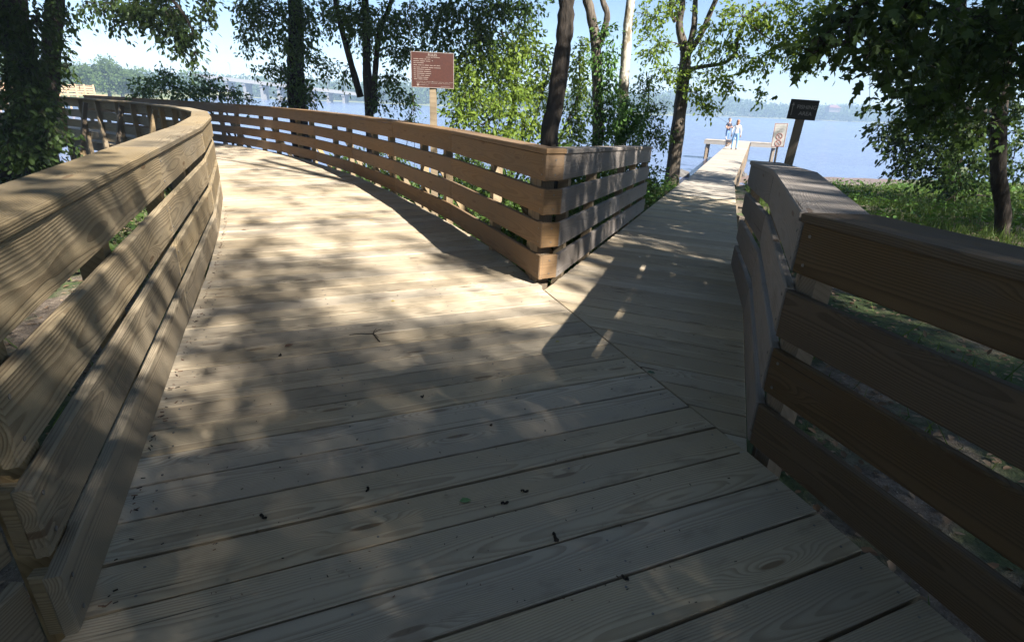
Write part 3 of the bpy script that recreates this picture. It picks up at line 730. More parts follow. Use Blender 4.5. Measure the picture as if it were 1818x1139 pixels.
tree('tree', 'slender tree with spreading light green crown beside the pier', [(P7, .225, .06), (F7a, .11, .05), (F7b, .085, .05), (F7c, .06, .035), (F7d, .06, .025), (F7e, .03, .015)],
     [cl(1150, 30, 17.6, 36, 30, 24), cl(1165, 82, 17.4, 34, 30, 24), cl(1180, 128, 17.4, 28, 22, 16), cl(1243, 78, 17.4, 26, 26, 14), cl(1290, 88, 17, 44, 24, 26),
      cl(1318, 30, 16.7, 44, 32, 34), cl(1366, 40, 16.5, 42, 38, 38), cl(1415, 30, 16.4, 42, 34, 38), cl(1400, 84, 16.4, 44, 26, 34), cl(1345, 112, 16.8, 36, 22, 20),
      cl(1268, 135, 17.1, 32, 20, 18), cl(1300, 150, 17, 22, 16, 10), cl(1240, 168, 17.3, 26, 16, 14), cl(1428, 118, 16.4, 20, 18, 12), cl(1200, 10, 17.6, 30, 18, 14), cl(1462, 20, 16.2, 36, 30, 26),
      cl(1255, 188, 17.3, 22, 9, 8), cl(1350, 165, 16.9, 14, 12, 5), cl(1222, 140, 17.4, 16, 30, 10), cl(1270, 50, 17.3, 24, 24, 10), cl(1440, 70, 16.4, 30, 24, 20),
      ((6.6, 17.2, 6.4), (2.4, 2.0, 1.3), 200, 8), ((4.6, 17.6, 7.6), (2.4, 2.0, 1.5), 220, 8), ((8.6, 16.2, 5.8), (1.8, 1.8, 1.0), 130, 8)],
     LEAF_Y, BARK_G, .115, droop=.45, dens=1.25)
# small leaning trees and shrubs behind the corner
PWb = G(-.6, 14.6)
PW1 = [PWb - [0, 0, .1], PWb + [.3, -.2, .9], at(930, 215, 13.6), at(885, 208, 13.0), at(855, 222, 12.8)]
PW2 = [PWb, PWb + [.1, -.1, 1.2], at(915, 160, 13.8), at(905, 100, 13.7), at(890, 55, 13.6)]
PW3 = [PWb, PWb + [.5, -.1, 1.0], at(960, 175, 13.8), at(975, 120, 13.8)]
tree('tree', 'low spreading tree with sunlit yellow-green leaves between the rules sign and the stout trunk', [(PW2, .08, .025), (PW1, .075, .025), (PW3, .05, .02)],
     [cl(830, 118, 13.2, 46, 34, 60), cl(880, 100, 13.4, 50, 40, 80), cl(935, 95, 13.6, 48, 42, 76), cl(905, 150, 13.3, 60, 36, 84), cl(835, 165, 13, 44, 28, 52), cl(960, 160, 13.6, 42, 40, 60),
      cl(818, 205, 12.8, 34, 22, 34), cl(885, 190, 12.9, 48, 20, 40), cl(880, 238, 12.8, 54, 20, 50), cl(940, 225, 13.3, 40, 26, 44), cl(800, 150, 12.9, 24, 30, 20), cl(850, 60, 13.4, 34, 24, 30), cl(925, 50, 13.8, 30, 24, 24), cl(800, 235, 12.6, 20, 14, 12)],
     LEAF_Y, BARK, .10, droop=.3)
PSb = G(1.0, 14.9)
tree('tree', 'upright young tree seen between the stout trunk and the forked mossy trunk', [([PSb - [0, 0, .1], PSb + [0, 0, 1.2], at(1026, 170, 14.9), at(1028, 90, 14.9)], .05, .02), ([PSb, PSb + [-.2, 0, 1.2], at(1008, 180, 14.9)], .03, .015)],
     [cl(1028, 110, 14.8, 16, 34, 26), cl(1030, 160, 14.8, 22, 34, 36), cl(1022, 210, 14.7, 28, 30, 40), cl(1012, 245, 14.6, 30, 18, 30), cl(1035, 85, 14.8, 12, 22, 12)], LEAF_Y, BARK, .095)
PFb = G(3.1, 15.4)
tree('shrub', 'loose blue-green shrub left of the pier tree trunk', [([PFb - [0, 0, .1], PFb + [0, 0, .8], at(1150, 190, 15.4), at(1148, 130, 15.4)], .035, .012), ([PFb, PFb + [.1, 0, .7], at(1168, 225, 15.3)], .025, .01)],
     [cl(1148, 155, 15.3, 24, 34, 30), cl(1156, 200, 15.3, 28, 30, 34), cl(1165, 235, 15.2, 28, 20, 28), cl(1135, 240, 15.2, 26, 22, 26), cl(1180, 250, 15.1, 14, 10, 8)], LEAF, BARK, .085, cat='shrub')
PCb = G(-9.6, 18.6); PCb[2] = -2.4
tree('shrub', 'dark low shrub over the water behind the far left railing', [([PCb, PCb + [0, 0, 2.4], at(330, 165, 18.8), at(290, 150, 18.8)], .05, .02), ([PCb, PCb + [.2, 0, 2.2], at(390, 165, 18.6), at(430, 168, 18.5)], .04, .015)],
     [cl(300, 148, 18.6, 44, 18, 40), cl(258, 155, 18.6, 26, 16, 22), cl(366, 150, 18.5, 36, 20, 36), cl(415, 165, 18.4, 28, 14, 22), cl(340, 168, 18.4, 40, 14, 30), cl(300, 130, 18.7, 24, 10, 14), cl(245, 168, 18.5, 14, 8, 6), cl(442, 180, 18.4, 10, 8, 4)], LEAF, BARK, .11, cat='shrub')
for i_, (x, y, r, hgt, lb) in enumerate(((-2.5, 10.9, .8, 1.35, 'dark low bush behind the curving railing, left of the rules post'), (-1.15, 10.0, .8, 1.3, 'dark low bush behind the curving railing, right of the rules post'), (-.1, 8.2, .7, 1.15, 'dark low bush just behind the curving railing near the corner'), (.95, 10.9, .9, 1.4, 'dark low bush inside the corner behind the stout trunk'),
                                     (-.9, 12.2, .9, 1.5, 'dark low bush under the low spreading tree'), (1.9, 12.6, .9, 1.4, 'dark low bush at the foot of the forked mossy trunk'), (.55, 6.6, .5, .95, 'small dark bush close inside the railing corner'), (-3.9, 12.9, .8, 1.3, 'dark low bush at the foot of the slim split trunk'), (2.9, 14.2, .8, 1.3, 'dark low bush beyond the end of the grey railing'))):
    b_ = G(x, y)
    tree('shrub', lb, [([b_ - [0, 0, .05], b_ + [.05, 0, hgt * .4], b_ + [.1, .05, hgt * .75]], .02, .008), ([b_, b_ + [-.2, .1, hgt * .4], b_ + [-.35, .1, hgt * .7]], .015, .006)],
         [(b_ + [dx * r, dy * r, hgt * dz], (r * .55, r * .55, hgt * .26), 26, 8) for dx, dy, dz in ((0, 0, .75), (.5, .1, .5), (-.5, 0, .5), (.1, -.5, .45), (-.1, .5, .5), (.35, -.3, .3), (-.4, -.35, .28))], LEAF, BARK, .085, group='low bushes behind the railings', cat='shrub', connect=False)
PKb = G(-2.6, 12.7)
tree('shrub', 'small leafy sprig showing above the railing left of the rules sign', [([PKb - [0, 0, .1], PKb + [0, 0, 1.0], at(735, 180, 12.7)], .012, .005)],
     [cl(733, 182, 12.7, 12, 14, 8, 7), cl(728, 215, 12.7, 16, 14, 10, 7)], LEAF_IVY, BARK, .07, cat='shrub')

# ------------------------------------------------------------------ left cluster
PA = [G(-10.6, 10.6) - [0, 0, .1], at(55, 190, 10.8), at(36, 100, 11), at(20, 0, 11.2), at(10, -200, 11.4), at(30, -500, 11.6)]
PA2 = [G(-11.2, 12.4) - [0, 0, .1], at(87, 170, 12.6), at(92, 80, 12.6), at(98, 0, 12.6), at(104, -200, 12.4), at(120, -420, 12)]
tree('tree', 'massive dark trunk at the left edge smothered in creeper', [(PA, .30, .18)],
     [cl(15, 60, 10.3, 36, 46, 60), cl(58, 120, 10.2, 34, 44, 60), cl(20, 150, 10, 40, 40, 60), cl(60, 190, 9.6, 32, 36, 50), cl(20, 225, 9.4, 38, 34, 50), cl(80, 235, 9.2, 32, 26, 40), cl(40, 270, 8.9, 36, 22, 40), cl(66, 40, 10.4, 26, 36, 34), cl(5, 15, 10.3, 26, 26, 26),
      ((-10.5, 10.6, 7.4), (2.8, 2.6, 2.0), 320, 8, .2), ((-8.2, 9.2, 6.4), (2.2, 2.0, 1.4), 220, 8, .2), ((-12.8, 10.5, 5.6), (2.4, 2.4, 2.0), 260, 8, .2), ((-6.6, 7.0, 6.0), (2.2, 2.0, 1.3), 220, 8, .2), ((-9, 7, 8), (2.6, 2.4, 1.6), 240, 8, .2), ((-8.5, 4.5, 5.6), (2.2, 2, 1.3), 200, 8, .2)],
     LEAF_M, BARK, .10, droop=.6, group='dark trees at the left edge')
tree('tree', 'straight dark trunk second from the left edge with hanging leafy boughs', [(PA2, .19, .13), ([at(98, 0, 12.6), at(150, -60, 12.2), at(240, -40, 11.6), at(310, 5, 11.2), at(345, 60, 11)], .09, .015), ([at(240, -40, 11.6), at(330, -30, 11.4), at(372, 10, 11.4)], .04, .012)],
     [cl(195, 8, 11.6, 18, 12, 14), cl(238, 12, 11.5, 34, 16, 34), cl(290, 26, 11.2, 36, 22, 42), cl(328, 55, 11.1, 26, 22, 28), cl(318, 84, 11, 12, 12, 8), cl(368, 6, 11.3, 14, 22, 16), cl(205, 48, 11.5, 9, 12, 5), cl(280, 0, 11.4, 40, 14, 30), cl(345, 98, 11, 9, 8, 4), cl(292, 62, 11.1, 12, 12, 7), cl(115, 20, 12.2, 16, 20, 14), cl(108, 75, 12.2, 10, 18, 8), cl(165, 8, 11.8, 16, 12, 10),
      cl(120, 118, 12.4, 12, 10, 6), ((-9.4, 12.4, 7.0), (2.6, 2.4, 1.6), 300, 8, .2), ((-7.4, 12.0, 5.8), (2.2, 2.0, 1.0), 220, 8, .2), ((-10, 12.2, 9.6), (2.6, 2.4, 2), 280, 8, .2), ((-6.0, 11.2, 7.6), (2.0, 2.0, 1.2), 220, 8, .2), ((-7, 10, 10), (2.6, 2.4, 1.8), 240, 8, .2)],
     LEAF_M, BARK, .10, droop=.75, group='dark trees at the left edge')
# ------------------------------------------------------------------ maples on the right
PM = [np.array([8.9, 9.75, -.85]), at(1781, 380, 9.85), at(1772, 300, 9.9), at(1776, 180, 9.9), at(1790, 60, 9.9), at(1800, -100, 9.9), at(1800, -400, 9.8)]
PMb = [at(1790, 60, 9.9), at(1720, 20, 8.2), at(1600, 40, 6.6), at(1500, 75, 5.6), at(1440, 95, 5.2)]
PMc = [at(1776, 200, 9.9), at(1700, 190, 8.4), at(1620, 170, 7.4), at(1560, 150, 6.8)]
tree('maple_tree', 'dark maple at the right edge, its lobed leaves hanging across the upper right', [(PM, .13, .09), (PMb, .05, .012), (PMc, .035, .012)],
     [cl(1446, 82, 5.2, 24, 12, 4, 6), cl(1472, 74, 5.3, 26, 18, 6, 7), cl(1500, 50, 5.4, 36, 30, 11, 7), cl(1552, 92, 5.6, 36, 24, 10, 7), cl(1520, 14, 5.6, 48, 20, 14, 7), cl(1600, 46, 6, 54, 40, 26, 7),
      cl(1605, 115, 6.2, 42, 22, 14, 7), cl(1680, 60, 6.6, 62, 60, 46, 7), cl(1745, 40, 7, 60, 60, 46, 7), cl(1690, 150, 7.2, 60, 40, 34, 7), cl(1755, 110, 7.6, 46, 46, 36, 7), cl(1640, 190, 7.4, 44, 24, 18, 7), cl(1610, 15, 6, 70, 24, 30, 7),
      cl(1800, 90, 6.4, 40, 80, 40, 7), cl(1710, 225, 8.2, 60, 30, 30, 7),
      ((7.8, 8.0, 6.4), (2.4, 2.4, 1.5), 260, 8, .2), ((6.2, 5.4, 5.4), (2.0, 2.0, 1.1), 200, 8, .2), ((9.4, 9.4, 8.0), (2.6, 2.6, 1.8), 280, 8, .2), ((7.4, 2.8, 5.2), (2.2, 2.2, 1.2), 220, 8, .2), ((9, 4.5, 7), (2.4, 2.4, 1.5), 220, 8, .2)],
     LEAF_M, BARK, .098, 'maple', droop=.5, ln=.36, flat=.6, group='dark maples on the right')
PN = [G(11.3, 14.4) - [0, 0, .1], at(1698, 290, 14.4), at(1702, 150, 14.4), at(1706, 0, 14.3), at(1710, -200, 14)]
tree('maple_tree', 'bushy dark maple standing on the grass behind the slim trunk at the right edge', [(PN, .15, .1), ([at(1700, 240, 14.4), at(1650, 210, 14), at(1590, 220, 13.6)], .05, .015), ([at(1702, 150, 14.4), at(1760, 100, 14.4)], .06, .02)],
     [cl(1585, 238, 13.8, 34, 16, 22), cl(1625, 215, 13.8, 42, 28, 40), cl(1610, 270, 13.8, 40, 20, 34), cl(1668, 265, 14, 48, 36, 60), cl(1720, 290, 14.2, 50, 34, 56), cl(1680, 200, 14, 54, 40, 60), cl(1750, 230, 14.3, 52, 50, 70), cl(1650, 300, 13.9, 40, 22, 32), cl(1700, 325, 14, 46, 20, 36),
      cl(1640, 160, 13.8, 44, 30, 40), cl(1730, 150, 14.2, 60, 40, 60), cl(1590, 300, 13.8, 16, 10, 6), cl(1800, 280, 14.4, 40, 50, 50), cl(1800, 180, 14.4, 40, 50, 50), cl(1790, 360, 14.4, 30, 24, 20), cl(1560, 225, 13.6, 16, 10, 6), cl(1540, 195, 13.6, 14, 10, 5),
      ((11.0, 14, 6.0), (2.8, 2.6, 1.8), 320, 8, .2), ((13.6, 13.2, 5.8), (1.6, 1.5, 1.0), 130, 8, .16), ((15.3, 16.0, 6.0), (1.5, 1.4, .9), 110, 8, .16), ((12.6, 11.4, 5.6), (1.4, 1.3, .9), 90, 8, .16), ((16.6, 19.2, 6.0), (1.4, 1.4, .8), 90, 8, .16)],
     LEAF_M, BARK, .12, 'oval', droop=.4, group='dark maples on the right')
tree('sapling', 'thin light green sapling on the grass in front of the bushy maple', [([G(9.5, 12.8) - [0, 0, .05], at(1702, 340, 12.9), at(1700, 300, 12.9)], .012, .006)],
     [cl(1700, 305, 12.9, 22, 10, 10, 7), cl(1692, 325, 12.9, 18, 10, 8, 7)], LEAF_IVY, BARK, .085, cat='sapling')

# ------------------------------------------------------------------ unseen wood behind and right of the path, crowns shaped for their shade
def wood_tree(x, y, h, r, clusters, label, shape='quad', size=.12, n=1.9):
    b = G(x, y); P = [b - [0, 0, .1], b + [.1, .1, h * .35], b + [-.1, .2, h * .7], b + [.1, 0, h]]
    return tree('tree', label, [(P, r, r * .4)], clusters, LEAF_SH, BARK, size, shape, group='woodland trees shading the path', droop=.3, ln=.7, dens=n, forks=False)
def shade_at(gx_, gy_, t):                            # a crown clump whose shade falls on (gx_, gy_): t metres along the sun's slope
    return np.array([gx_ + SUN_H[0] * t, gy_ + SUN_H[1] * t, t * math.tan(SUN_EL)])
def shade(rows): return [(shade_at(x, y, t), (r, r, r * .75), n_, 8) for (x, y, t, r, n_) in rows]
# dense crowns over and behind the viewer
cA = shade([(1.2, .6, 12, 1.6, 150), (-.4, 1.1, 12.5, 1.4, 90), (.7, 2.1, 12, .9, 40), (-1.6, .2, 13, 1.6, 150), (2.5, 2.4, 11.5, 1.4, 130), (.2, -1.0, 12, 1.8, 170), (-2.6, -.9, 13, 1.8, 170), (2.4, -.6, 11.5, 1.8, 160), (3.7, 3.4, 11, 1.3, 170),
            (3.0, 5.2, 11, 1.1, 170), (2.0, 4.3, 11.4, .8, 100), (3.4, 7.0, 11, 1.0, 130), (1.6, 3.0, 11.8, .8, 90), (3.9, 8.4, 11, .9, 90), (2.2, 6.6, 11.2, .9, 110), (1.4, 5.6, 11.6, .7, 60), (2.4, 8.6, 11.2, .9, 90), (4.4, 10.0, 11, .8, 50), (-.1, 5.3, 11.6, .55, 60), (.35, 6.4, 11.4, .6, 70), (.85, 7.5, 11.3, .6, 70), (1.3, 8.7, 11.2, .65, 70), (1.1, 4.2, 11.7, .35, 36), (1.5, 3.7, 11.7, .45, 40), (1.9, 5.0, 11.5, .5, 40), (1.2, 3.4, 11.8, .35, 34), (.78, 3.3, 11.8, .24, 28), (1.0, 2.9, 11.8, .3, 30), (.85, 2.45, 12, .45, 44), (.95, 3.8, 11.8, .28, 26), (-1.2, 2.3, 12.6, .5, 18)])
cA2 = shade([(0.8, 0.5, 17, 1.5, 140), (-0.8, 0.2, 17, 1.5, 140), (0, 2.1, 17.5, 0.75, 66), (-0.8, 1.75, 17.5, 0.8, 66), (-1.7, 0.9, 17.5, 0.8, 70), (0.6, 2.7, 17.5, 0.4, 28), (2.6, 1.6, 17, 1.7, 210), (0, -1.4, 18, 2.2, 262), (3, -0.5, 17.5, 2.2, 262), (-2.8, -1.8, 18, 2.2, 262), (4.2, 3.6, 16.5, 1.8, 210), (3.4, 5.4, 16.5, 1.2, 122)])
# thin boughs that dapple the sunlit bend
cB = shade([(-2.3, 4.35, 14, .55, 20), (-1.5, 4.5, 14.5, .4, 10), (-3.0, 5.0, 15, .45, 10), (-2.3, 6.2, 15, .35, 6), (-3.2, 7.6, 15.5, .5, 8), (-4.4, 9.6, 16, .6, 10), (-5.5, 11.5, 16, .6, 12), (-6.7, 13.2, 16, .7, 14), (-2.0, 3.1, 14, .5, 14), (-1.0, 3.5, 14, .4, 9), (-.2, 2.9, 13.6, .45, 12),
            (-3.7, 3.6, 14.5, .8, 40), (-1.0, 2.5, 14, .4, 18), (-.3, 2.55, 13.8, .4, 16), (-1.7, 3.35, 14, .45, 22), (-1.25, 2.85, 14, .45, 22), (-2.1, 3.8, 14.2, .45, 22), (-.75, 3.1, 13.8, .4, 16), (-.45, 4.85, 12, .38, 26), (-1.6, 4.1, 14.4, .35, 12), (-.1, 3.1, 13.8, .35, 16), (-2.6, 4.6, 14.6, .4, 16), (-3.4, 6.6, 15.2, .4, 8), (-1.7, 5.4, 15, .3, 5), (-4.0, 8.4, 15.6, .45, 8), (-3.6, 10.6, 16, .4, 7), (-5.0, 10.4, 16, .4, 8), (-1.9, 6.6, 15.4, .3, 7), (-2.9, 6.0, 15.2, .3, 8), (-3.3, 8.9, 15.6, .35, 9), (-2.3, 7.9, 15.6, .28, 7), (-4.6, 8.9, 15.8, .35, 9), (-5.6, 12.6, 16.2, .5, 12), (-7.2, 14.2, 16.4, .5, 12), (-4.4, 11.4, 16, .35, 8), (-2.6, 5.3, 15, .3, 9), (-1.2, 5.6, 15, .22, 5), (-2.9, 2.6, 14.2, .7, 24), (-2.4, 1.7, 14, .6, 20), (-5.0, 6.0, 15, .9, 34), (-1.5, 7.2, 15.5, .3, 4), (-3.0, 9.2, 16, .35, 5)])
# shade over the right bank's near side and the left thicket
cC = shade([(5, 7.0, 10, 1.7, 130), (7.5, 8, 10, 2.0, 150), (10, 10, 11, 2.2, 160), (6.5, 4.4, 10, 2.0, 150), (9, 5.5, 10, 2.2, 160), (5, 2.8, 10, 1.8, 140), (12, 12.5, 11, 2.0, 140), (8, 2, 10, 2.2, 150), (12, 8, 11, 2.2, 150)])
cD = shade([(-8, 5, 17, 2.4, 190), (-10.5, 8, 18, 2.4, 190), (-6.4, 3, 16, 2.0, 150), (-12, 11.5, 18, 2.4, 170), (-9, 2, 17, 2.4, 170), (-13, 15, 18, 2.0, 130), (-9.5, 11.5, 17.5, 1.6, 110)])
# shade on the upper right maple and on the tall shore trees
cE = shade([(1.0, 12.6, 9, 1.6, 110), (-1, 15, 11, 1.8, 120), (-2.5, 17, 12, 2.0, 130), (3.2, 8.6, 9, 1.0, 60)])
wood_tree(8.6, -7.4, 12, .28, cA, 'tall woodland tree behind the viewer whose crown shades the near deck', n=2.0)
wood_tree(12.4, -12.0, 15, .30, cA2, 'taller unseen tree added further behind the viewer to deepen the shade', n=1.8)  # second crown layer added to thicken the foreground shade
wood_tree(10.4, -4.6, 14, .25, cB, 'woodland tree behind the right railing whose thin boughs dapple the deck', size=.10)
wood_tree(14.5, -1.0, 12, .3, cC, 'broad woodland tree out in the wood on the right')
wood_tree(3.5, -8.5, 15, .3, cD, 'old woodland tree behind the viewer on the left')
wood_tree(4.8, 1.6, 13, .2, [((x, y, z), (r, r, r * .8), k_, 8) for (x, y, z, r, k_) in ((-.5, 5, 9.3, 1.6, 130), (-2, 4, 9.5, 1.7, 140), (-2.6, 2.7, 8.8, 1.8, 150), (1.2, 7.6, 9.8, 1.5, 110), (2.4, 8.1, 9.8, 1.5, 110), (-.6, 6.6, 10, 1.4, 100), (6.2, 3.7, 7.8, 1.3, 90), (-3.5, 1.5, 9, 1.8, 140), (-3.4, 3.3, 7.2, 1.6, 150), (-4.8, 3.6, 7.0, 1.5, 130), (-4.2, 5.0, 8, 1.4, 110), (14.4, 4.2, 7.6, 1.6, 130), (16.1, 7.7, 9.0, 1.9, 150), (18.2, 8.4, 9.4, 1.8, 130), (14.2, 6.4, 8.6, 1.4, 100))], 'unseen high-crowned tree added right of the ramp to shade the shore trees')  # crown clumps added along the sun's path to darken trees in view
def over(rows): return [((x, y, z), (r, r, r * .6), n_, 8) for (x, y, z, r, n_) in rows]  # crowns added out of view to block sky light
wood_tree(-4.5, -3.5, 12, .26, over([(-4, -3, 7, 2.8, 280), (-2.4, -1.0, 6, 2.2, 220), (-5, .8, 6.2, 2.4, 220), (-1, -4.0, 7.4, 2.6, 260), (-2.6, 1.2, 4.6, 1.4, 140), (-2.2, -2, 4.4, 1.6, 150), (-4, 2.4, 4.8, 1.5, 140), (-6.5, -1.5, 7, 2.6, 220), (-3.6, 3.4, 6.0, 1.6, 120)]), 'unseen tree added behind the left railing, its crown darkening the path')
wood_tree(3.8, -4.6, 10, .2, over([(2.0, -3.6, 6.0, 2.2, 220), (0, -5.6, 6.6, 2.4, 220), (5.0, -5.5, 6, 2.4, 220), (-.6, -1.6, 4.4, 1.3, 120), (1.2, -3, 4.2, 1.4, 130), (-1.2, -.2, 4.4, .9, 70), (2.5, -7.5, 7, 2.6, 220), (5.5, -3.0, 5.0, 1.8, 130)]), 'slim unseen tree added close behind the right railing, its crown darkening the path')
for i, (x, y, s_) in enumerate(((-14, -9, 1.1), (-8, -12, 1.2), (-1, -13, 1.2), (7, -15, 1.2), (15, -10, 1.1), (19, -3, 1.1), (20, 6, 1.0), (-17, -1, 1.0), (-19, 7, 1.0))):  # unseen trees round the viewer, added to cut the sky light
    rows = [(x + RNG.normal() * 2.2, y + RNG.normal() * 2.2, z, 2.6 * s_, 150) for z in (2.6, 4.2, 5.8, 7.4, 9.0)]
    wood_tree(x, y, 10, .25, over(rows), 'added unseen woodland tree ' + ('at the far back left corner of the wood', 'behind the viewer, left of the path', 'straight behind the viewer', 'behind the viewer, right of the path', 'at the far back right corner of the wood', 'far out on the right, level with the viewer', 'far out on the right bank, ahead of the viewer', 'far out on the left, level with the viewer', 'far out on the left, ahead of the viewer')[i], size=.22, n=1.2)
HAZE = .0010
# ------------------------------------------------------------------ grass and ground cover
def blades(name, XY, hmin, hmax, w, mat, lean=.5, kind='stuff', label=None, cat=None):
    n = len(XY); Zg = ground_z(XY[:, 0], XY[:, 1]); C = np.column_stack([XY, Zg - .02])
    D = np.column_stack([RNG.normal(size=(n, 2)) * lean, np.ones(n)]); D /= np.linalg.norm(D, axis=1, keepdims=True)
    h = hmin + (hmax - hmin) * RNG.random(n) ** 1.6
    T, F = SH['blade']; a = RNG.random(n) * 6.283; y = np.column_stack([np.cos(a), np.sin(a), np.zeros(n)]); z = np.cross(D, y)
    V = C[:, None, :] + h[:, None, None] * T[None, :, 0:1] * D[:, None, :] + (w * (.6 + .8 * RNG.random(n)))[:, None, None] * T[None, :, 1:2] * y[:, None, :] + h[:, None, None] * T[None, :, 2:3] * z[:, None, :]
    k = len(T); fl = np.concatenate([np.array(f) for f in F]); tot = np.array([len(f) for f in F])
    loops = ((np.arange(n) * k)[:, None] + fl[None, :]).ravel(); totals = np.tile(tot, n); starts = np.concatenate([[0], np.cumsum(totals)[:-1]])
    o = leaf_object(name, [(V.reshape(-1, 3), loops, starts, totals, np.repeat(RNG.random(n), k))], mat)
    return tag(o, label, cat, kind=kind)
def scatter(n, x0, x1, y0, y1, keep, patch=0.0):
    P = np.column_stack([RNG.uniform(x0, x1, n), RNG.uniform(y0, y1, n)])
    d = shore(P[:, 0]) - P[:, 1]; m = (d > .9) & keep(P)
    if patch:
        f = np.sin(P[:, 0] * 1.3 + 1) * np.sin(P[:, 1] * 1.1) + .6 * np.sin(P[:, 0] * 3.1 + P[:, 1] * 2.3) + RNG.normal(size=n) * .35; m &= f > -patch
    return P[m]
def off_deck(P):
    s = (P - RAMP_O) @ RAMP_D; t = (P - RAMP_O) @ RAMP_N
    on_ramp = (t > -.05) & (t < 1.75) & (s > -2.5)
    return ~on_ramp
def right_of_rail(P): return off_deck(P) & ((P - RAMP_O) @ RAMP_N > 1.8) & (P[:, 0] > 1.5 + .3 * np.maximum(0, -P[:, 1]))
def inside_v(P):
    t = (P - RAMP_O) @ RAMP_N
    xo = np.interp(P[:, 1], OUT[:, 1], OUT[:, 0]); return (t < -.05) & (P[:, 0] > xo + .2) & (P[:, 1] > 4.4)
def left_side(P):
    xl = np.interp(P[:, 1], LEFT[:, 1], LEFT[:, 0]); return P[:, 0] < xl - .15
g1 = scatter(120000, 2, 22, 8, 25, lambda P: right_of_rail(P) & (P[:, 1] > 8.0 + .15 * (P[:, 0] - 4)), .75)
blades('grass', g1, .08, .34, .014, GRASS, .45, label='sunlit long grass on the right bank beyond the railing', cat='grass')
g2 = scatter(26000, 1.5, 14, 0, 12, right_of_rail, -.55)
blades('grass', g2, .08, .3, .010, GRASS, .5, label='sparse shaded grass right of the dark brown railing', cat='grass')
g3 = scatter(26000, -3, 6, 8, 20, inside_v, .5)
blades('grass', g3, .12, .42, .014, GRASS, .45, label='grass and weeds between the two railings beside the pier tree', cat='grass')
g4 = scatter(30000, -16, -1, 2, 15, left_side, .3)
blades('grass', g4, .08, .34, .012, GRASS, .5, label='dark grass on the ground left of the broad tan railing', cat='grass')
def carpet(name, P, size, mat, shape, label, cat, zlo=.0, zhi=.1, flat=.7):
    n = len(P); C = np.column_stack([P, ground_z(P[:, 0], P[:, 1]) + RNG.uniform(zlo, zhi, n)])
    D = np.column_stack([RNG.normal(size=(n, 2)), RNG.normal(size=n) * .25])
    o = leaf_object(name, [leaves(C, D, size * (.6 + .8 * RNG.random(n)), shape, RNG.random(n), flat)], mat); return tag(o, label, cat, kind='stuff')
carpet('leaf_litter', scatter(16000, 1.2, 10, -3, 12, lambda P: off_deck(P) & (P[:, 0] > 1.2)), .055, LITTER, 'oval', 'dry leaf litter on the ground right of the dark railing', 'leaf litter', .005, .03, .85)
carpet('leaf_litter', scatter(12000, -12, -1, 1, 13, left_side), .055, LITTER, 'oval', 'dry leaf litter on the ground left of the tan railing', 'leaf litter', .005, .03, .85)
carpet('ground_ivy', scatter(15000, -16, -4.5, 5.5, 14, lambda P: left_side(P) & (P[:, 0] < -1.2 - .55 * P[:, 1])), .10, LEAF_M, 'oval', 'leafy creeper covering the ground under the left trees', 'creeper', .05, .45, .6)
carpet('undergrowth', scatter(11000, -3, 4.5, 5, 19, inside_v), .09, LEAF_IVY, 'oval', 'low leafy undergrowth behind the railing corner', 'undergrowth', .05, .45, .5)
carpet('undergrowth', scatter(14000, 6, 24, 10, 24, lambda P: right_of_rail(P) & (P[:, 1] > 10)), .085, LEAF_IVY, 'oval', 'low weeds among the grass on the right bank', 'weeds', .05, .3, .5)
# stones at the waterline
def rock(x, y, z, r, label):
    mb = MB(); k = 10; V = []; F = []
    for j in range(5):
        th = math.pi * (j + .5) / 5
        for i in range(k):
            q = 2 * math.pi * i / k; rr = r * (.75 + .45 * RNG.random()); V.append((x + rr * math.sin(th) * math.cos(q) * 1.2, y + rr * math.sin(th) * math.sin(q), z + rr * .7 * math.cos(th)))
    for j in range(4):
        for i in range(k): F.append((j * k + i, (j + 1) * k + i, (j + 1) * k + (i + 1) % k, j * k + (i + 1) % k))
    F += [tuple(range(k)), tuple(range(5 * k - 1, 4 * k - 1, -1))]
    mb.add(V, F); return tag(mb.build('rock', STONE), label, 'rock', 'dark stones at the waterline')
for (x, y, r, lb) in ((1312, 309, .34, 'dark stone in the shallows just right of the pier, the left of a pair'), (1318, 311, .26, 'dark stone in the shallows just right of the pier, the right of a pair'), (1208, 310, .45, 'dark stone by the foot of the pier tree'),
                      (1492, 349, .5, 'low dark stone at the edge of the right bank grass')):
    q = on(x, y, -2.1); rock(q[0], q[1], -2.12, r, lb)
q0, q1 = on(1470, 330, -2.1), on(1492, 331, -2.1)
tag(MB().tube([q0, (q0 + q1) / 2 + [0, .1, .05], q1], [.09, .08, .04], 7).build('driftwood', BARK, smooth=True), 'thin dark driftwood log lying in the shallows near the mud bar', 'driftwood')

# ------------------------------------------------------------------ signs
def lettering(txt, size, mat, parent, M, name='lettering', align='CENTER', bold=0.0, ext=.0012):
    cu = bpy.data.curves.new(name, 'FONT'); cu.body = txt; cu.size = size; cu.align_x = align; cu.align_y = 'CENTER'; cu.extrude = ext; cu.offset = bold; cu.resolution_u = 3
    tmp = bpy.data.objects.new('tmp_text', cu); COL.objects.link(tmp); dg = bpy.context.evaluated_depsgraph_get()
    me = bpy.data.meshes.new_from_object(tmp.evaluated_get(dg)); bpy.data.objects.remove(tmp)
    me.materials.clear(); me.materials.append(mat); return link(bpy.data.objects.new(name, me), parent, M)
def sign_frame(c, facing):                           # local x to the right, y up, z towards the reader
    z = Vector(facing).normalized(); y = Vector((0, 0, 1)); x = y.cross(z).normalized(); y = z.cross(x)
    M = Matrix((x, y, z)).transposed().to_4x4(); M.translation = Vector(c); return M
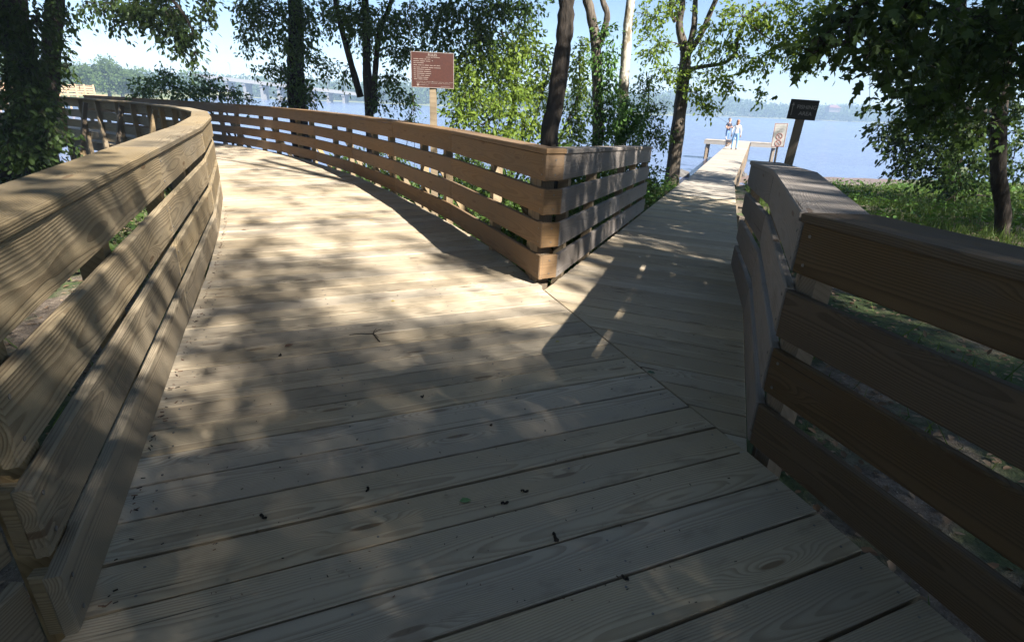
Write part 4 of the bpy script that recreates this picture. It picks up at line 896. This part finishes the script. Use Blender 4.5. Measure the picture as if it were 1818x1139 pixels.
BROWN = plain('sign_brown', (.05, .0145, .0095), .5); CREAM = plain('sign_cream', (.24, .20, .18), .6); BLACK = plain('sign_black', (.022, .020, .018), .5)
WHITE = plain('sign_white', (.60, .60, .58), .5); RED = plain('sign_red', (.40, .05, .05), .5); GREYT = plain('sign_grey_text', (.30, .28, .26), .6); STEEL = plain('pole_steel', (.12, .105, .10), .5, .5)
DKTXT = plain('sign_dark_text', (.30, .30, .32), .6)
# brown rules board
c = at(768, 125, 8.35); rs = empty('rules_sign', (c[0], c[1], -.6), 'brown RULES board with white lettering on a wooden post behind the curving railing', 'sign')
M = sign_frame(c, (.10, -1, 0))
MB().box((0, 0, 0), (.60, .46, .012)).build('panel', BROWN, rs, M)
fr = MB()
for (x, y, w, h_) in ((0, .226, .60, .007), (0, -.226, .60, .007), (.2965, 0, .007, .445), (-.2965, 0, .007, .445)): fr.box((x, y, .0075), (w, h_, .003))
fr.build('border', CREAM, rs, M)
lettering('RULES', .046, CREAM, rs, M @ Matrix.Translation((.0, .192, .0066)), bold=.0008)
tl = MB()                                            # the small lines are too fine to read in the photograph: word-length strokes
for (x0, y, words) in ((-.09, .163, (.06, .02, .09)), (-.265, .138, (.07, .06, .03, .04)), (-.265, .112, (.08, .07, .06)), (-.265, .088, (.03, .10)), (-.265, .06, (.05, .05, .02, .06, .04, .03, .05)), (-.265, .031, (.03, .05, .10, .06, .09)),
                       (-.265, .006, (.03, .10, .08)), (-.265, -.021, (.03, .09, .10)), (-.265, -.047, (.03, .11, .08)), (-.265, -.072, (.03, .04, .05, .07)), (-.265, -.098, (.03, .08, .07)), (-.265, -.121, (.05, .06, .06)),
                       (-.235, -.152, (.10, .02, .09, .06, .08, .04, .07)), (-.225, -.170, (.05, .08, .03, .09, .06, .10)), (-.195, -.194, (.09, .03)), (.11, -.206, (.14,))):
    x = x0
    for w in words: tl.box((x + w / 2, y, .0068), (w, .0062 if y > -.13 else .003, .0012)); x += w + .012
tl.build('rule_lines', CREAM, rs, M)
MB().add([(-.225, -.183, .0066), (-.195, -.183, .0066), (-.195, -.2, .0066), (-.21, -.212, .0066), (-.225, -.2, .0066)], [(4, 3, 2, 1, 0)]).build('emblem', CREAM, rs, M)
for sy in (-.15, .12): MB().disc((.0, sy, .006), .008, (0, 0, 1), .005, 8).build('bolt', SCREW, rs, M)
MB().bar((c[0] - .005, c[1] + .055, -1.0), (c[0] - .005, c[1] + .055, c[2] + .21), .09, .09, up=(0, 1, 0)).build('post', W_POST, rs)
# fishing area board
c = at(1425.5, 195, 6.4); fs = empty('fishing_sign', (c[0], c[1], -.6), 'black FISHING AREA board with an arrow on a leaning wooden post', 'sign')
M = sign_frame(c, (-.36, -.93, 0)) @ Matrix.Rotation(-.035, 4, 'Z')
MB().box((0, 0, 0), (.285, .205, .012)).build('panel', BLACK, fs, M)
fr = MB()
for (x, y, w, h_) in ((0, .0995, .285, .005), (0, -.0995, .285, .005), (.140, 0, .005, .194), (-.140, 0, .005, .194)): fr.box((x, y, .0072), (w, h_, .002))
fr.build('border', plain('sign_rim', (.055, .042, .036), .6), fs, M)
lettering('FISHING', .054, GREYT, fs, M @ Matrix.Translation((.032, .026, .0066)), bold=.0006)
lettering('AREA', .054, GREYT, fs, M @ Matrix.Translation((.032, -.040, .0066)), bold=.0006)
MB().box((-.108, -.012, .0068), (.007, .11, .0012)).add([(-.122, .038, .0075), (-.094, .038, .0075), (-.108, .072, .0075)], [(0, 1, 2)]).build('arrow', GREYT, fs, M)
ax = M.to_3x3() @ Vector((0, 1, 0)); zz_ = M.to_3x3() @ Vector((0, 0, 1)); pb = Vector(c) - zz_ * .052
MB().bar(pb - ax * 2.6, pb + ax * .09, .088, .088, up=zz_).build('post', W_OLD, fs)
# white prohibition sign
c = at(1384, 240, 14.2); ws = empty('warning_sign', (c[0], c[1], -1.0), 'white sign with two red prohibition circles on a thin dark pole', 'sign')
M = sign_frame(c, (-.42, -.9, 0)) @ Matrix.Rotation(.03, 4, 'Z')
MB().box((0, 0, 0), (.305, .56, .006)).build('panel', WHITE, ws, M)
fr = MB()
for (x, y, w, h_) in ((0, .27, .28, .006), (0, -.27, .28, .006), (.137, 0, .006, .534), (-.137, 0, .006, .534)): fr.box((x, y, .0042), (w, h_, .002))
fr.build('border', RED, ws, M)
for i, (y, wds) in enumerate(((.215, (.06, .12)), (.15, (.05, .10)), (.09, (.08, .06)))):
    t_ = MB(); x = -sum(wds) / 2 - .01
    for w in wds:
        for k_ in range(int(w / .02)): t_.box((x + k_ * .02 + .007, y, .0042), (.012, .03, .001))
        x += w + .02
    t_.build('faded_lettering', plain('faded_text', (.55, .55, .56), .6), ws, M)
for y in (-.03, -.19):
    rg = MB(); rg.tube([(.068 * math.cos(q), y + .068 * math.sin(q), .005) for q in np.linspace(0, 2 * math.pi, 25)], .005, 5)
    rg.bar((-.046, y + .046, .005), (.046, y - .046, .005), .008, .004); rg.build('prohibition_ring', RED, ws, M)
    gl = MB()
    if y < -.1: gl.bar((-.03, y - .018, .0045), (.02, y + .012, .0045), .016, .002).disc((.03, y + .02, .004), .011, (0, 0, 1), .002).bar((-.035, y - .032, .0045), (.035, y - .028, .0045), .008, .002)
    else: gl.bar((.0, y + .02, .0045), (-.004, y - .04, .0045), .015, .002).disc((.002, y + .034, .004), .011, (0, 0, 1), .002)
    gl.build('pictogram', DKTXT, ws, M)
ax = M.to_3x3() @ Vector((0, 1, 0)); zz_ = M.to_3x3() @ Vector((0, 0, 1)); pb = Vector(c) - zz_ * .03
MB().tube([pb - ax * 2.9, pb + ax * .2], .027, 8).build('pole', STEEL, ws)
# fishing line or vine hanging by the rules sign
a, b = at(731, 150, 11.6), at(733, 215, 11.6)
tag(MB().tube([a + [0, 0, 2.2], a, (a + b) / 2 + [.03, 0, 0], b + [0, 0, -1.8]], [.004, .005, .005, .006], 4).build('hanging_vine', BARK), 'thin bare vine hanging just left of the rules sign', 'vine')

# ------------------------------------------------------------------ people and dog on the pier
SKIN = plain('skin', (.55, .33, .24), .6); NAVY = plain('navy_shirt', (.035, .035, .06), .8); JEANS = plain('blue_jeans', (.11, .19, .36), .85); JEANS2 = plain('light_jeans', (.16, .30, .50), .85)
WHITEC = plain('white_top', (.82, .80, .76), .85); HAIRB = plain('auburn_hair', (.30, .14, .07), .7); HAIRG = plain('grey_hair', (.13, .11, .10), .8); SHOE = plain('brown_shoes', (.16, .07, .04), .6); SHOE2 = plain('dark_sandals', (.05, .04, .04), .6)
FUR = plain('fawn_fur', (.50, .36, .26), .9); FURW = plain('pale_fur', (.72, .64, .56), .9)
def skin_body(name, joints, bones, mats, parent, M, levels=2):
    """joints: {name: (pos, radius or (rx, ry))}; bones: (a, b, material index). One continuous grown surface."""
    names = list(joints); idx = {k: i for i, k in enumerate(names)}
    me = bpy.data.meshes.new('skel'); me.from_pydata([joints[k][0] for k in names], [(idx[a], idx[b]) for a, b, _ in bones], [])
    o = bpy.data.objects.new('skel', me); COL.objects.link(o); md = o.modifiers.new('s', 'SKIN'); md.use_smooth_shade = True; md.branch_smoothing = .3
    for i, k in enumerate(names):
        r = joints[k][1]; sv_ = me.skin_vertices[0].data[i]; sv_.radius = r if isinstance(r, tuple) else (r, r); sv_.use_root = (i == 0)
    ss = o.modifiers.new('u', 'SUBSURF'); ss.levels = levels; ss.render_levels = levels
    dg = bpy.context.evaluated_depsgraph_get(); ev = o.evaluated_get(dg); m2 = bpy.data.meshes.new_from_object(ev); bpy.data.objects.remove(o)
    for m in mats: m2.materials.append(m)
    A = np.array([joints[a][0] for a, b, _ in bones]); B = np.array([joints[b][0] for a, b, _ in bones]); mi = np.array([c for _, _, c in bones]); idxs = []
    for pl in m2.polygons:
        p_ = np.array(pl.center); ab = B - A; t = np.clip(np.sum((p_ - A) * ab, 1) / (np.sum(ab * ab, 1) + 1e-9), 0, 1); d = np.linalg.norm(A + ab * t[:, None] - p_, axis=1); idxs.append(mi[int(np.argmin(d))])
    m2.polygons.foreach_set('material_index', np.array(idxs, np.int32)); m2.polygons.foreach_set('use_smooth', np.ones(len(m2.polygons), bool)); m2.name = name
    return link(bpy.data.objects.new(name, m2), parent, M)
def lump(c, r, n=10, m=5):
    V = []; F = []
    for j in range(m + 1):
        th = math.pi * j / m
        for i in range(n): V.append((c[0] + r[0] * math.sin(th) * math.cos(6.2832 * i / n), c[1] + r[1] * math.sin(th) * math.sin(6.2832 * i / n), c[2] + r[2] * math.cos(th)))
    for j in range(m):
        for i in range(n): F.append((j * n + i, (j + 1) * n + i, (j + 1) * n + (i + 1) % n, j * n + (i + 1) % n))
    return V, F
def fingers(J, Bn, wrist, d, side, mat, tag_):
    w = np.array(wrist); d = np.array(d, float); d /= np.linalg.norm(d); s_ = np.array(side, float); s_ /= np.linalg.norm(s_)
    J['palm' + tag_] = (tuple(w + d * .075), (.034, .016)); Bn.append(('wr' + tag_, 'palm' + tag_, mat))
    up_ = np.cross(d, s_)
    for k, (o_, l) in enumerate(((-.027, .075), (-.009, .085), (.009, .08), (.027, .065))):
        a = w + d * .10 + s_ * o_; b = a + d * l * .5 + up_ * .01; e = b + d * l * .4 + up_ * .03
        for nme, q in (('a', a), ('b', b), ('e', e)): J['f%d%s%s' % (k, nme, tag_)] = (tuple(q), .0085)
        Bn += [('palm' + tag_, 'f%da%s' % (k, tag_), mat), ('f%da%s' % (k, tag_), 'f%db%s' % (k, tag_), mat), ('f%db%s' % (k, tag_), 'f%de%s' % (k, tag_), mat)]
    a = w + d * .05 + s_ * -.035; b = a + d * .04 - s_ * .02
    J['th1' + tag_] = (tuple(a), .011); J['th2' + tag_] = (tuple(b), .009); Bn += [('wr' + tag_, 'th1' + tag_, mat), ('th1' + tag_, 'th2' + tag_, mat)]
def person(name_label, pos, rz, scale, top, trous, shoe, hair, hairlong, pose, build):
    root = empty('person', pos, name_label, 'person', 'people standing on the pier')
    M = Matrix.Translation(Vector(pos)) @ Matrix.Rotation(rz, 4, 'Z') @ Matrix.Scale(scale, 4)
    w = build                                        # model faces -Y, z up, 1.70 tall before scale
    J = {'pelvis': ((0, 0, .93), (.155 * w, .11 * w))}; B = []
    J.update({'waist': ((0, .0, 1.06), (.145 * w, .10 * w)), 'chest': ((0, .01, 1.26), (.165 * w, .11 * w)), 'should': ((0, .015, 1.38), (.12 * w, .085)), 'neck': ((0, .01, 1.455), .055), 'jaw': ((0, -.015, 1.53), (.066, .075)), 'skull': ((0, .0, 1.62), (.078, .09)), 'crown': ((0, .005, 1.675), (.05, .06))})
    B += [('pelvis', 'waist', 0), ('waist', 'chest', 0), ('chest', 'should', 0), ('should', 'neck', 3), ('neck', 'jaw', 3), ('jaw', 'skull', 3), ('skull', 'crown', 3)]
    for s_, sg in (('L', -1), ('R', 1)):
        ft = pose['foot' + s_]; kn = pose['knee' + s_]
        J['hip' + s_] = ((sg * .10 * w, 0, .86), .098 * w); J['kn' + s_] = (kn, .062); J['an' + s_] = ((ft[0], ft[1], .10), .043); J['heel' + s_] = ((ft[0], ft[1] + .03, .045), .042); J['toe' + s_] = ((ft[0] + pose.get('toe' + s_, 0), ft[1] - .17, .03), (.042, .028))
        B += [('pelvis', 'hip' + s_, 1), ('hip' + s_, 'kn' + s_, 1), ('kn' + s_, 'an' + s_, 1), ('an' + s_, 'heel' + s_, 2), ('heel' + s_, 'toe' + s_, 2)]
        el, wr = pose['elbow' + s_], pose['wrist' + s_]
        J['sh' + s_] = ((sg * .185 * w, .015, 1.375), .062); J['ua' + s_] = (tuple((np.array((sg * .19 * w, .015, 1.36)) + np.array(el)) / 2), .052); J['el' + s_] = (el, .043); J['wr' + s_] = (wr, .03)
        ms = 0 if pose.get('sleeve') == 'long' else 3
        B += [('should', 'sh' + s_, 0), ('sh' + s_, 'ua' + s_, 0), ('ua' + s_, 'el' + s_, ms), ('el' + s_, 'wr' + s_, ms)]
        d = np.array(wr) - np.array(el); fingers(J, B, wr, d, (1, .2, 0) if abs(d[2]) > abs(d[1]) else (1, 0, .2), 3, s_)
    skin_body('body', J, B, [top, trous, shoe, SKIN], root, M)
    hd = MB(); hd.add(*lump((0, .03, 1.645), (.098, .105, .085)))
    if hairlong: hd.add(*lump((0, .055, 1.54), (.105, .07, .15))).add(*lump((0, .03, 1.67), (.10, .11, .075)))
    hd.build('hair', hair, root, M, smooth=True)
    fc = MB()
    for sg in (-1, 1): fc.add(*lump((sg * .032, -.083, 1.61), (.012, .008, .009), 6, 4)); fc.add(*lump((sg * .085, .01, 1.595), (.012, .022, .034), 6, 4), )
    fc.add([(-.014, -.085, 1.575), (.014, -.085, 1.575), (0, -.115, 1.578), (0, -.088, 1.62)], [(0, 1, 2), (0, 2, 3), (2, 1, 3)]).box((0, -.082, 1.54), (.045, .01, .01))
    fc.build('face', SKIN, root, M, smooth=True)
    return root, M
fm = on(1288, 259.5, -.7)
man, MM = person('man in dark shirt and blue jeans holding a fishing rod on the pier', (fm[0], fm[1], -.7), math.radians(38), 1.04, NAVY, JEANS, SHOE, HAIRG, False,
    dict(footL=(-.13, -.10, 0), footR=(.15, .06, 0), kneeL=(-.12, -.06, .50), kneeR=(.13, .0, .49), elbowL=(-.30, .02, 1.13), elbowR=(.31, -.02, 1.12), wristL=(-.16, -.20, 1.16), wristR=(.10, -.26, 1.20)), 1.06)
fw_ = on(1302, 265.5, -.7)
wom, MW = person('woman in white top and light blue jeans beside the man on the pier', (fw_[0], fw_[1], -.7), math.radians(150), .995, WHITEC, JEANS2, SHOE2, HAIRB, True,
    dict(footL=(-.14, .0, 0), footR=(.13, .03, 0), kneeL=(-.13, -.02, .49), kneeR=(.12, .0, .49), elbowL=(-.26, .06, 1.10), elbowR=(.27, .05, 1.10), wristL=(-.25, -.04, .87), wristR=(.27, -.03, .88), sleeve='long'), .95)
h0 = MM @ Vector((.06, -.33, 1.19)); h1 = MM @ Vector((-.2, -.28, 1.16)); dr = (at(1283, 213, fm[1] * .995) - np.array(h0)); dr /= np.linalg.norm(dr)
tag(MB().tube([np.array(h0) - dr * .25, np.array(h0), np.array(h0) + dr * .9, np.array(h0) + dr * 1.7], [.014, .013, .008, .003], 6).build('fishing_rod', BLACK), 'thin dark fishing rod slanting up from the man on the pier', 'fishing rod')
dg_ = on(1293, 264, -.7); droot = empty('dog', (dg_[0], dg_[1], -.7), 'fawn dog standing on the pier between the man and the woman', 'dog')
MD = Matrix.Translation((dg_[0], dg_[1], -.7)) @ Matrix.Rotation(math.radians(15), 4, 'Z')
J = {'mid': ((0, .0, .44), (.11, .12)), 'chest': ((0, -.18, .43), (.115, .145)), 'rump': ((0, .24, .45), (.105, .105)), 'neck': ((0, -.32, .56), .085), 'head': ((0, -.40, .66), (.078, .075)), 'muz': ((0, -.52, .63), .042), 'tail1': ((0, .33, .50), .03), 'tail2': ((0, .44, .62), .022), 'tail3': ((0, .46, .74), .014)}
B = [('mid', 'chest', 0), ('mid', 'rump', 0), ('chest', 'neck', 1), ('neck', 'head', 0), ('head', 'muz', 1), ('rump', 'tail1', 0), ('tail1', 'tail2', 0), ('tail2', 'tail3', 1)]
for s_, sg in (('L', -1), ('R', 1)):
    J.update({'sho' + s_: ((sg * .075, -.20, .34), .06), 'elb' + s_: ((sg * .08, -.17, .25), .04), 'wri' + s_: ((sg * .08, -.20, .11), .027), 'paw' + s_: ((sg * .08, -.235, .025), .028),
              'thi' + s_: ((sg * .075, .20, .34), .068), 'kne' + s_: ((sg * .085, .13, .25), .045), 'hok' + s_: ((sg * .085, .26, .15), .026), 'hpw' + s_: ((sg * .085, .22, .025), .028)})
    B += [('chest', 'sho' + s_, 0), ('sho' + s_, 'elb' + s_, 0), ('elb' + s_, 'wri' + s_, 1), ('wri' + s_, 'paw' + s_, 1), ('rump', 'thi' + s_, 0), ('thi' + s_, 'kne' + s_, 0), ('kne' + s_, 'hok' + s_, 1), ('hok' + s_, 'hpw' + s_, 1)]
skin_body('body', J, B, [FUR, FURW], droot, MD)
for sg in (-1, 1): MB().add([(sg * .03, -.38, .72), (sg * .08, -.36, .70), (sg * .085, -.41, .63), (sg * .055, -.35, .68)], [(0, 1, 2), (0, 2, 3), (1, 3, 2), (0, 3, 1)]).build('ear', FUR, droot, MD)

# ------------------------------------------------------------------ bits lying on the deck
def fallen_leaf(x, y, size, mat, ang, label):
    c = on(x, y, .004); T, F = SH['oval']; V = []
    for p_ in T:
        u_ = np.array([math.cos(ang), math.sin(ang)]); v_ = np.array([-u_[1], u_[0]]); q = c[:2] + size * (u_ * (p_[0] - .5) + v_ * p_[1] * 1.3); V.append((q[0], q[1], .004 + size * max(0, p_[2]) * 1.6))
    me = raw_mesh('fallen_leaf', V, F, [mat], tint=[.8] * len(V)); return tag(link(bpy.data.objects.new('fallen_leaf', me)), label, 'leaf', 'leaves fallen on the deck')
LGRN = plain('fresh_leaf', (.14, .26, .09), .5); LDRK = plain('dark_green_leaf', (.035, .085, .03), .5); LYEL = plain('yellow_leaf', (.42, .33, .05), .6); LBRN = plain('brown_leaf', (.16, .085, .05), .7)
fallen_leaf(826, 888, .045, LGRN, .2, 'pale green leaf on the deck in the lower centre')
fallen_leaf(1156, 661, .05, LDRK, -.3, 'dark green leaf lying on the mitre joint of the deck')
fallen_leaf(990, 606, .03, LYEL, .5, 'tiny yellow leaf near the tip of the sunlit patch')
fallen_leaf(698, 534, .03, LYEL, .9, 'tiny yellow-brown leaf in the middle of the deck')
fallen_leaf(513, 613, .055, LBRN, .9, 'narrow brown leaf left of the twig on the deck')
fallen_leaf(433, 408, .05, LBRN, .3, 'small brown leaf on the sunlit deck by the tan railing')
fallen_leaf(660, 391, .05, LYEL, .3, 'small yellow leaf on the sunlit deck centre')
def squiggle(x, y, L_, ang, label, r=.0035, curl=1.0):
    c = on(x, y, .004); P = []; q = c[:2].copy(); th = ang
    for i in range(9): P.append((q[0], q[1], .005 + .004 * math.sin(i * 1.1))); q = q + np.array([math.cos(th), math.sin(th)]) * L_ / 9; th += curl * RNG.normal() * .7
    return tag(MB().tube(P, [r * (.7 + .5 * RNG.random()) for _ in P], 6).build('catkin', BARK), label, 'catkin', 'dark catkins fallen on the deck')
squiggle(984, 960, .06, .2, 'largest curled dark catkin on the deck, lower centre', .0055, 1.5)
squiggle(890, 893, .035, -.2, 'short dark catkin just right of the pale green leaf', .0045)
squiggle(925, 871, .035, .1, 'dark catkin on a knot beyond the pale green leaf', .004)
squiggle(462, 915, .04, .5, 'dark catkin alone on the lower left of the deck', .0045)
squiggle(650, 872, .03, .4, 'small dark speck of catkin left of the pale green leaf', .004)
squiggle(1115, 1030, .03, 1.5, 'small brown catkin in the lower right of the deck', .004)
squiggle(870, 755, .02, .1, 'tiny catkin bit in the centre of the shaded deck', .004)
squiggle(747, 704, .02, .2, 'tiny dark catkin bit by the middle of the deck', .004)
squiggle(495, 632, .035, .5, 'broken dark bit just below the narrow brown leaf', .004)
tw_ = MB(); a, b, c_ = on(620, 594, .005), on(662, 592, .005), on(674, 606, .005)
tw_.tube([a, (a + b) / 2 + [0, 0, .004], b, (b + c_) / 2, c_], [.002, .0025, .003, .003, .004], 5)
for e in ((677, 584), (668, 583), (672, 599)): q = on(*e, .005); tw_.tube([b, (b + q) / 2 + [0, 0, .004], q], [.0022, .002, .0015], 5)
tag(tw_.build('twig', BARK), 'forked dark twig lying in the middle of the deck', 'twig')

db = MB(); edge = MB()
for k in range(240):
    c = on(RNG.uniform(250, 1350), 470 + 600 * RNG.random() ** 1.3, .002); a_ = RNG.random() * 6.28; l_ = RNG.uniform(.003, .009); w_ = RNG.uniform(.001, .0022)
    if c[0] > .3 * (c[1] < 9) + 1.0 or c[0] < -1.2 - .42 * (c[1] - 1): continue
    db.box((c[0], c[1], .0035), (l_, w_, .0025), a_, int(RNG.random() < .5))
tag(db.build('deck_debris', [BARK, LBRN]), 'tiny dark bud scales and specks scattered over the deck', 'debris', kind='stuff')
for k in range(170):                                 # grit, needles and seeds gathered along the foot of the left railing
    s_ = RNG.uniform(.1, 6.5); q = pt(LEFT, LL, s_); t_ = pt(LEFT, LL, s_ + .05) - q; t_ /= np.linalg.norm(t_); nr = np.array([t_[1], -t_[0]]); q = q + nr * (.010 + abs(RNG.normal()) * .016)
    edge.box((q[0], q[1], .004), (RNG.uniform(.004, .022), RNG.uniform(.001, .004), .003), RNG.random() * 6.28, int(RNG.random() < .6))
tag(edge.build('deck_litter', [BARK, LBRN]), 'brown grit and needles gathered along the foot of the tan railing', 'litter', kind='stuff')
# ------------------------------------------------------------------ far things
FARW = W_POST
fb = empty('distant_boardwalk', (-64, 78, -1), 'distant sunlit boardwalk railing along the left shore', 'boardwalk')
a, b = np.array([-77.0, 76.0]), np.array([-57.5, 77.5]); t = (b - a) / np.linalg.norm(b - a)
FW = plain('sunlit_new_wood', (.48, .33, .19), .8)
for zc, hh in ((1.38, .06), (1.15, .2), (.86, .2), (.57, .2), (.2, .26)):
    MB().bar((a[0], a[1], zc), (b[0], b[1], zc), .06, hh).build('rail_board', FW, fb)
for i in range(18):
    q = a + (b - a) * i / 17; MB().box((q[0], q[1] - .08, -.4), (.16, .12, 3.8)).build('post', FW, fb)
q = (a + b) / 2; MB().box((q[0], q[1] + 1.2, .22), (np.linalg.norm(b - a), 2.4, .1), math.atan2(t[1], t[0])).build('deck', FW, fb)

br = empty('road_bridge', (-140, 330, -2), 'pale concrete road bridge crossing the lake in the far left distance', 'bridge')
b0, b1 = at(352, 140, 330), at(640, 158.5, 352); b0[2] = 8.6; b1[2] = 2.6
t3 = b1 - b0; L3 = np.linalg.norm(t3); t3 /= L3
MB().bar(b0, b1, 11, 1.1).build('deck_slab', CONC, br); MB().bar(b0 + [0, -5.3, .9], b1 + [0, -5.3, .9], .4, .7).build('parapet', CONC, br); MB().bar(b0 + [0, 5.3, .9], b1 + [0, 5.3, .9], .4, .7).build('parapet', CONC, br)
for f in np.arange(.08, .99, .102):
    q = b0 + (b1 - b0) * f; zt = q[2] - .7; pr_ = MB()
    MB().box((q[0], q[1], zt - .5), (1.8, 10, 1.0)).build('pier_cap', CONC, br)
    for yy in (-3.6, 0, 3.6): MB().box((q[0], q[1] + yy, (zt - 1 - 3) / 2), (1.2, 1.3, zt - 1 + 3)).build('pier_column', CONC, br)
for f in np.arange(.05, .99, .12):
    q = b0 + (b1 - b0) * f; MB().tube([q + [0, 5, 1], q + [0, 5, 8], q + [.2, 4.2, 9], q + [.3, 2.5, 9.2]], .13, 5).build('light_pole', CONC, br)

def wood_mass(name, label, rows, crown_r, height, mat=LEAF_FAR, per=70, fs=1.4):
    parts = []
    for (x, y, z) in rows:
        R = crown_r * (.7 + .6 * RNG.random()); Hh = height * (.7 + .5 * RNG.random())
        c = np.array([x, y, z + Hh * .55]); u = ball(per); u /= np.linalg.norm(u, axis=1, keepdims=True) ** .5
        C = c + u * np.array([R, R, Hh * .55]); tint = np.clip(.15 + .5 * RNG.random() + .25 * (u[:, 2]) + RNG.normal(size=per) * .15, 0, 1)
        parts.append(leaves(C, u + RNG.normal(size=(per, 3)) * .6, fs * (.6 + .9 * RNG.random(per)), 'quad', tint, .3))
    o = leaf_object(name, parts, mat); return tag(o, label, 'woodland', kind='stuff')
def strip(name, pts, zt, depth, label=None):
    m_, nt_, p_ = new_mat(name + '_turf'); n_ = N(nt_); k_ = n_.noise(n_('TexCoord').outputs['Object'], .08, 4.0); nt_.links.new(n_.mix(n_.mapr(k_, .3, .7), (.10, .13, .045), (.19, .19, .09)), p_.inputs['Base Color']); p_.inputs['Roughness'].default_value = .95
    V = []; F = []
    for (x, y, h_) in pts: V += [(x, y - 2, -3.0), (x, y, -2.0), (x, y + depth * .12, -1.5), (x, y + depth, zt + h_)]
    for i in range(len(pts) - 1):
        for j in range(3): F.append((i * 4 + j, (i + 1) * 4 + j, (i + 1) * 4 + j + 1, i * 4 + j + 1))
    return tag(link(bpy.data.objects.new(name, raw_mesh(name, V, F, [m_]))), kind='structure')
# right far shore: a long wooded hill
hx = np.linspace(60, 900, 40); hy = 620 + .12 * (hx - 200); hh = 7 + 5 * np.sin(hx * .012) + 3 * np.sin(hx * .031 + 1)
strip('hill', list(zip(hx, hy, hh)), 2, 110)
rows = []
for k in range(1500):
    x = RNG.uniform(70, 880); f = RNG.random() ** .8; y = 620 + .12 * (x - 200) + f * 110; h_ = np.interp(x, hx, hh)
    rows.append((x, y, -1.5 + f * (3 + h_ * .9)))
wood_mass('far_woodland', 'hazy wooded shore across the lake on the right', rows, 5.0, 10.5, per=64, fs=2.3)
# centre shore: lower, nearer
cx = np.linspace(-420, 130, 40); cy = 430 + .10 * (cx + 150) - 30 * np.exp(-((cx + 60) / 60) ** 2); ch = 1.0 + 1.5 * np.sin(cx * .02)
strip('terrain', list(zip(cx, cy, ch)), 1, 80)
rows = []
for k in range(1000):
    x = RNG.uniform(-410, 125); f = RNG.random(); y = np.interp(x, cx, cy) + 7 + f * 70; rows.append((x, y, -1.8 + f * 3.5))
wood_mass('far_woodland', 'hazy line of trees across the lake behind the bridge and rules sign', rows, 3.8, 11, per=60, fs=1.9)
# left shore: nearer trees behind the distant boardwalk
lx = np.linspace(-320, -112, 30); ly = 142 + .12 * (lx + 160) + 40 * np.clip((lx + 135) / 24, 0, 1) ** 2
strip('terrain', list(zip(lx, ly, 0 * lx + .6)), .6, 50)
ti = 0
for (x, y, Yd, w, h_, lb) in ((205, 128, 150, 4.5, 6, 'low pale green tree at the right end of the left shore'), (178, 112, 150, 6, 9.5, 'tallest round-crowned tree on the left shore behind the distant boardwalk'), (140, 122, 140, 5.5, 8, 'dense light green tree on the left shore beside the second trunk'), (120, 130, 132, 4.5, 6.5, 'bushy tree on the left shore just right of the second trunk'), (228, 140, 165, 4, 4.5, 'low bush at the tip of the left shore')):
    top = at(x, y - 18, Yd); b_ = np.array([top[0], Yd, -1.0]); hgt = top[2] + 1.0
    cl_ = []
    for k in range(16):
        u = ball(1)[0]; cl_.append((b_ + np.array([0, 0, hgt * .60]) + u * np.array([w * .8, w * .8, hgt * .34]), (w * .38, w * .38, hgt * .16), 46, 5))
    tree('tree', lb, [([b_, b_ + [0, 0, hgt * .4], b_ + [.3, 0, hgt * .8]], .35, .1)], cl_, LEAF_FAR, BARK, .55, 'quad', group='trees on the left shore', connect=False, ln=1.6)
rows = [(RNG.uniform(-310, -116), 0, 0) for _ in range(300)]; rows = [(x, np.interp(x, lx, ly) + RNG.uniform(6, 45), -.6) for x, _, _ in rows]
wood_mass('far_woodland', 'green wooded shore on the far left behind the distant boardwalk', rows, 3.4, 6.5, per=80, fs=1.0)
# house on the far hill
hs_ = at(1466, 191, 640); hr = empty('house', (hs_[0], 640, hs_[2] - 5), 'small pink-roofed house among the trees on the far right hill', 'house')
zb_ = hs_[2] - 5; PINK = plain('house_roof', (.16, .075, .065), .8); HW = plain('house_wall', (.13, .105, .09), .8)
MB().box((hs_[0], 625, zb_ + 2.6), (11.5, 8.4, 4.2)).build('wall', HW, hr)
x_, y_, z_ = hs_[0], 625, zb_ + 4.75
MB().add([(x_ - 6.5, y_ - 5, z_), (x_ + 6.5, y_ - 5, z_), (x_ + 6.5, y_ + 5, z_), (x_ - 6.5, y_ + 5, z_), (x_ - 3.5, y_, z_ + 3), (x_ + 3.5, y_, z_ + 3)], [(0, 1, 5, 4), (1, 2, 5), (2, 3, 4, 5), (3, 0, 4), (3, 2, 1, 0)]).build('roof', PINK, hr)
for k in (-4, -1.3, 1.3, 4): MB().box((x_ + k, 620.75, zb_ + 3.0), (1.2, .3, 1.5)).build('window', BLACK, hr)

# ------------------------------------------------------------------ the air over the lake
hz = bpy.data.materials.new('haze_air'); hz.use_nodes = True; hz.node_tree.nodes.clear()
vo = hz.node_tree.nodes.new('ShaderNodeVolumePrincipled'); mo = hz.node_tree.nodes.new('ShaderNodeOutputMaterial')
vo.inputs['Color'].default_value = (.50, .70, 1.0, 1); vo.inputs['Density'].default_value = HAZE; vo.inputs['Anisotropy'].default_value = .0
hz.node_tree.links.new(vo.outputs[0], mo.inputs['Volume'])
tag(MB().box((0, 395, 12), (2200, 900, 38)).build('haze', hz), 'thin pale haze in the air over the lake', 'haze', kind='stuff')
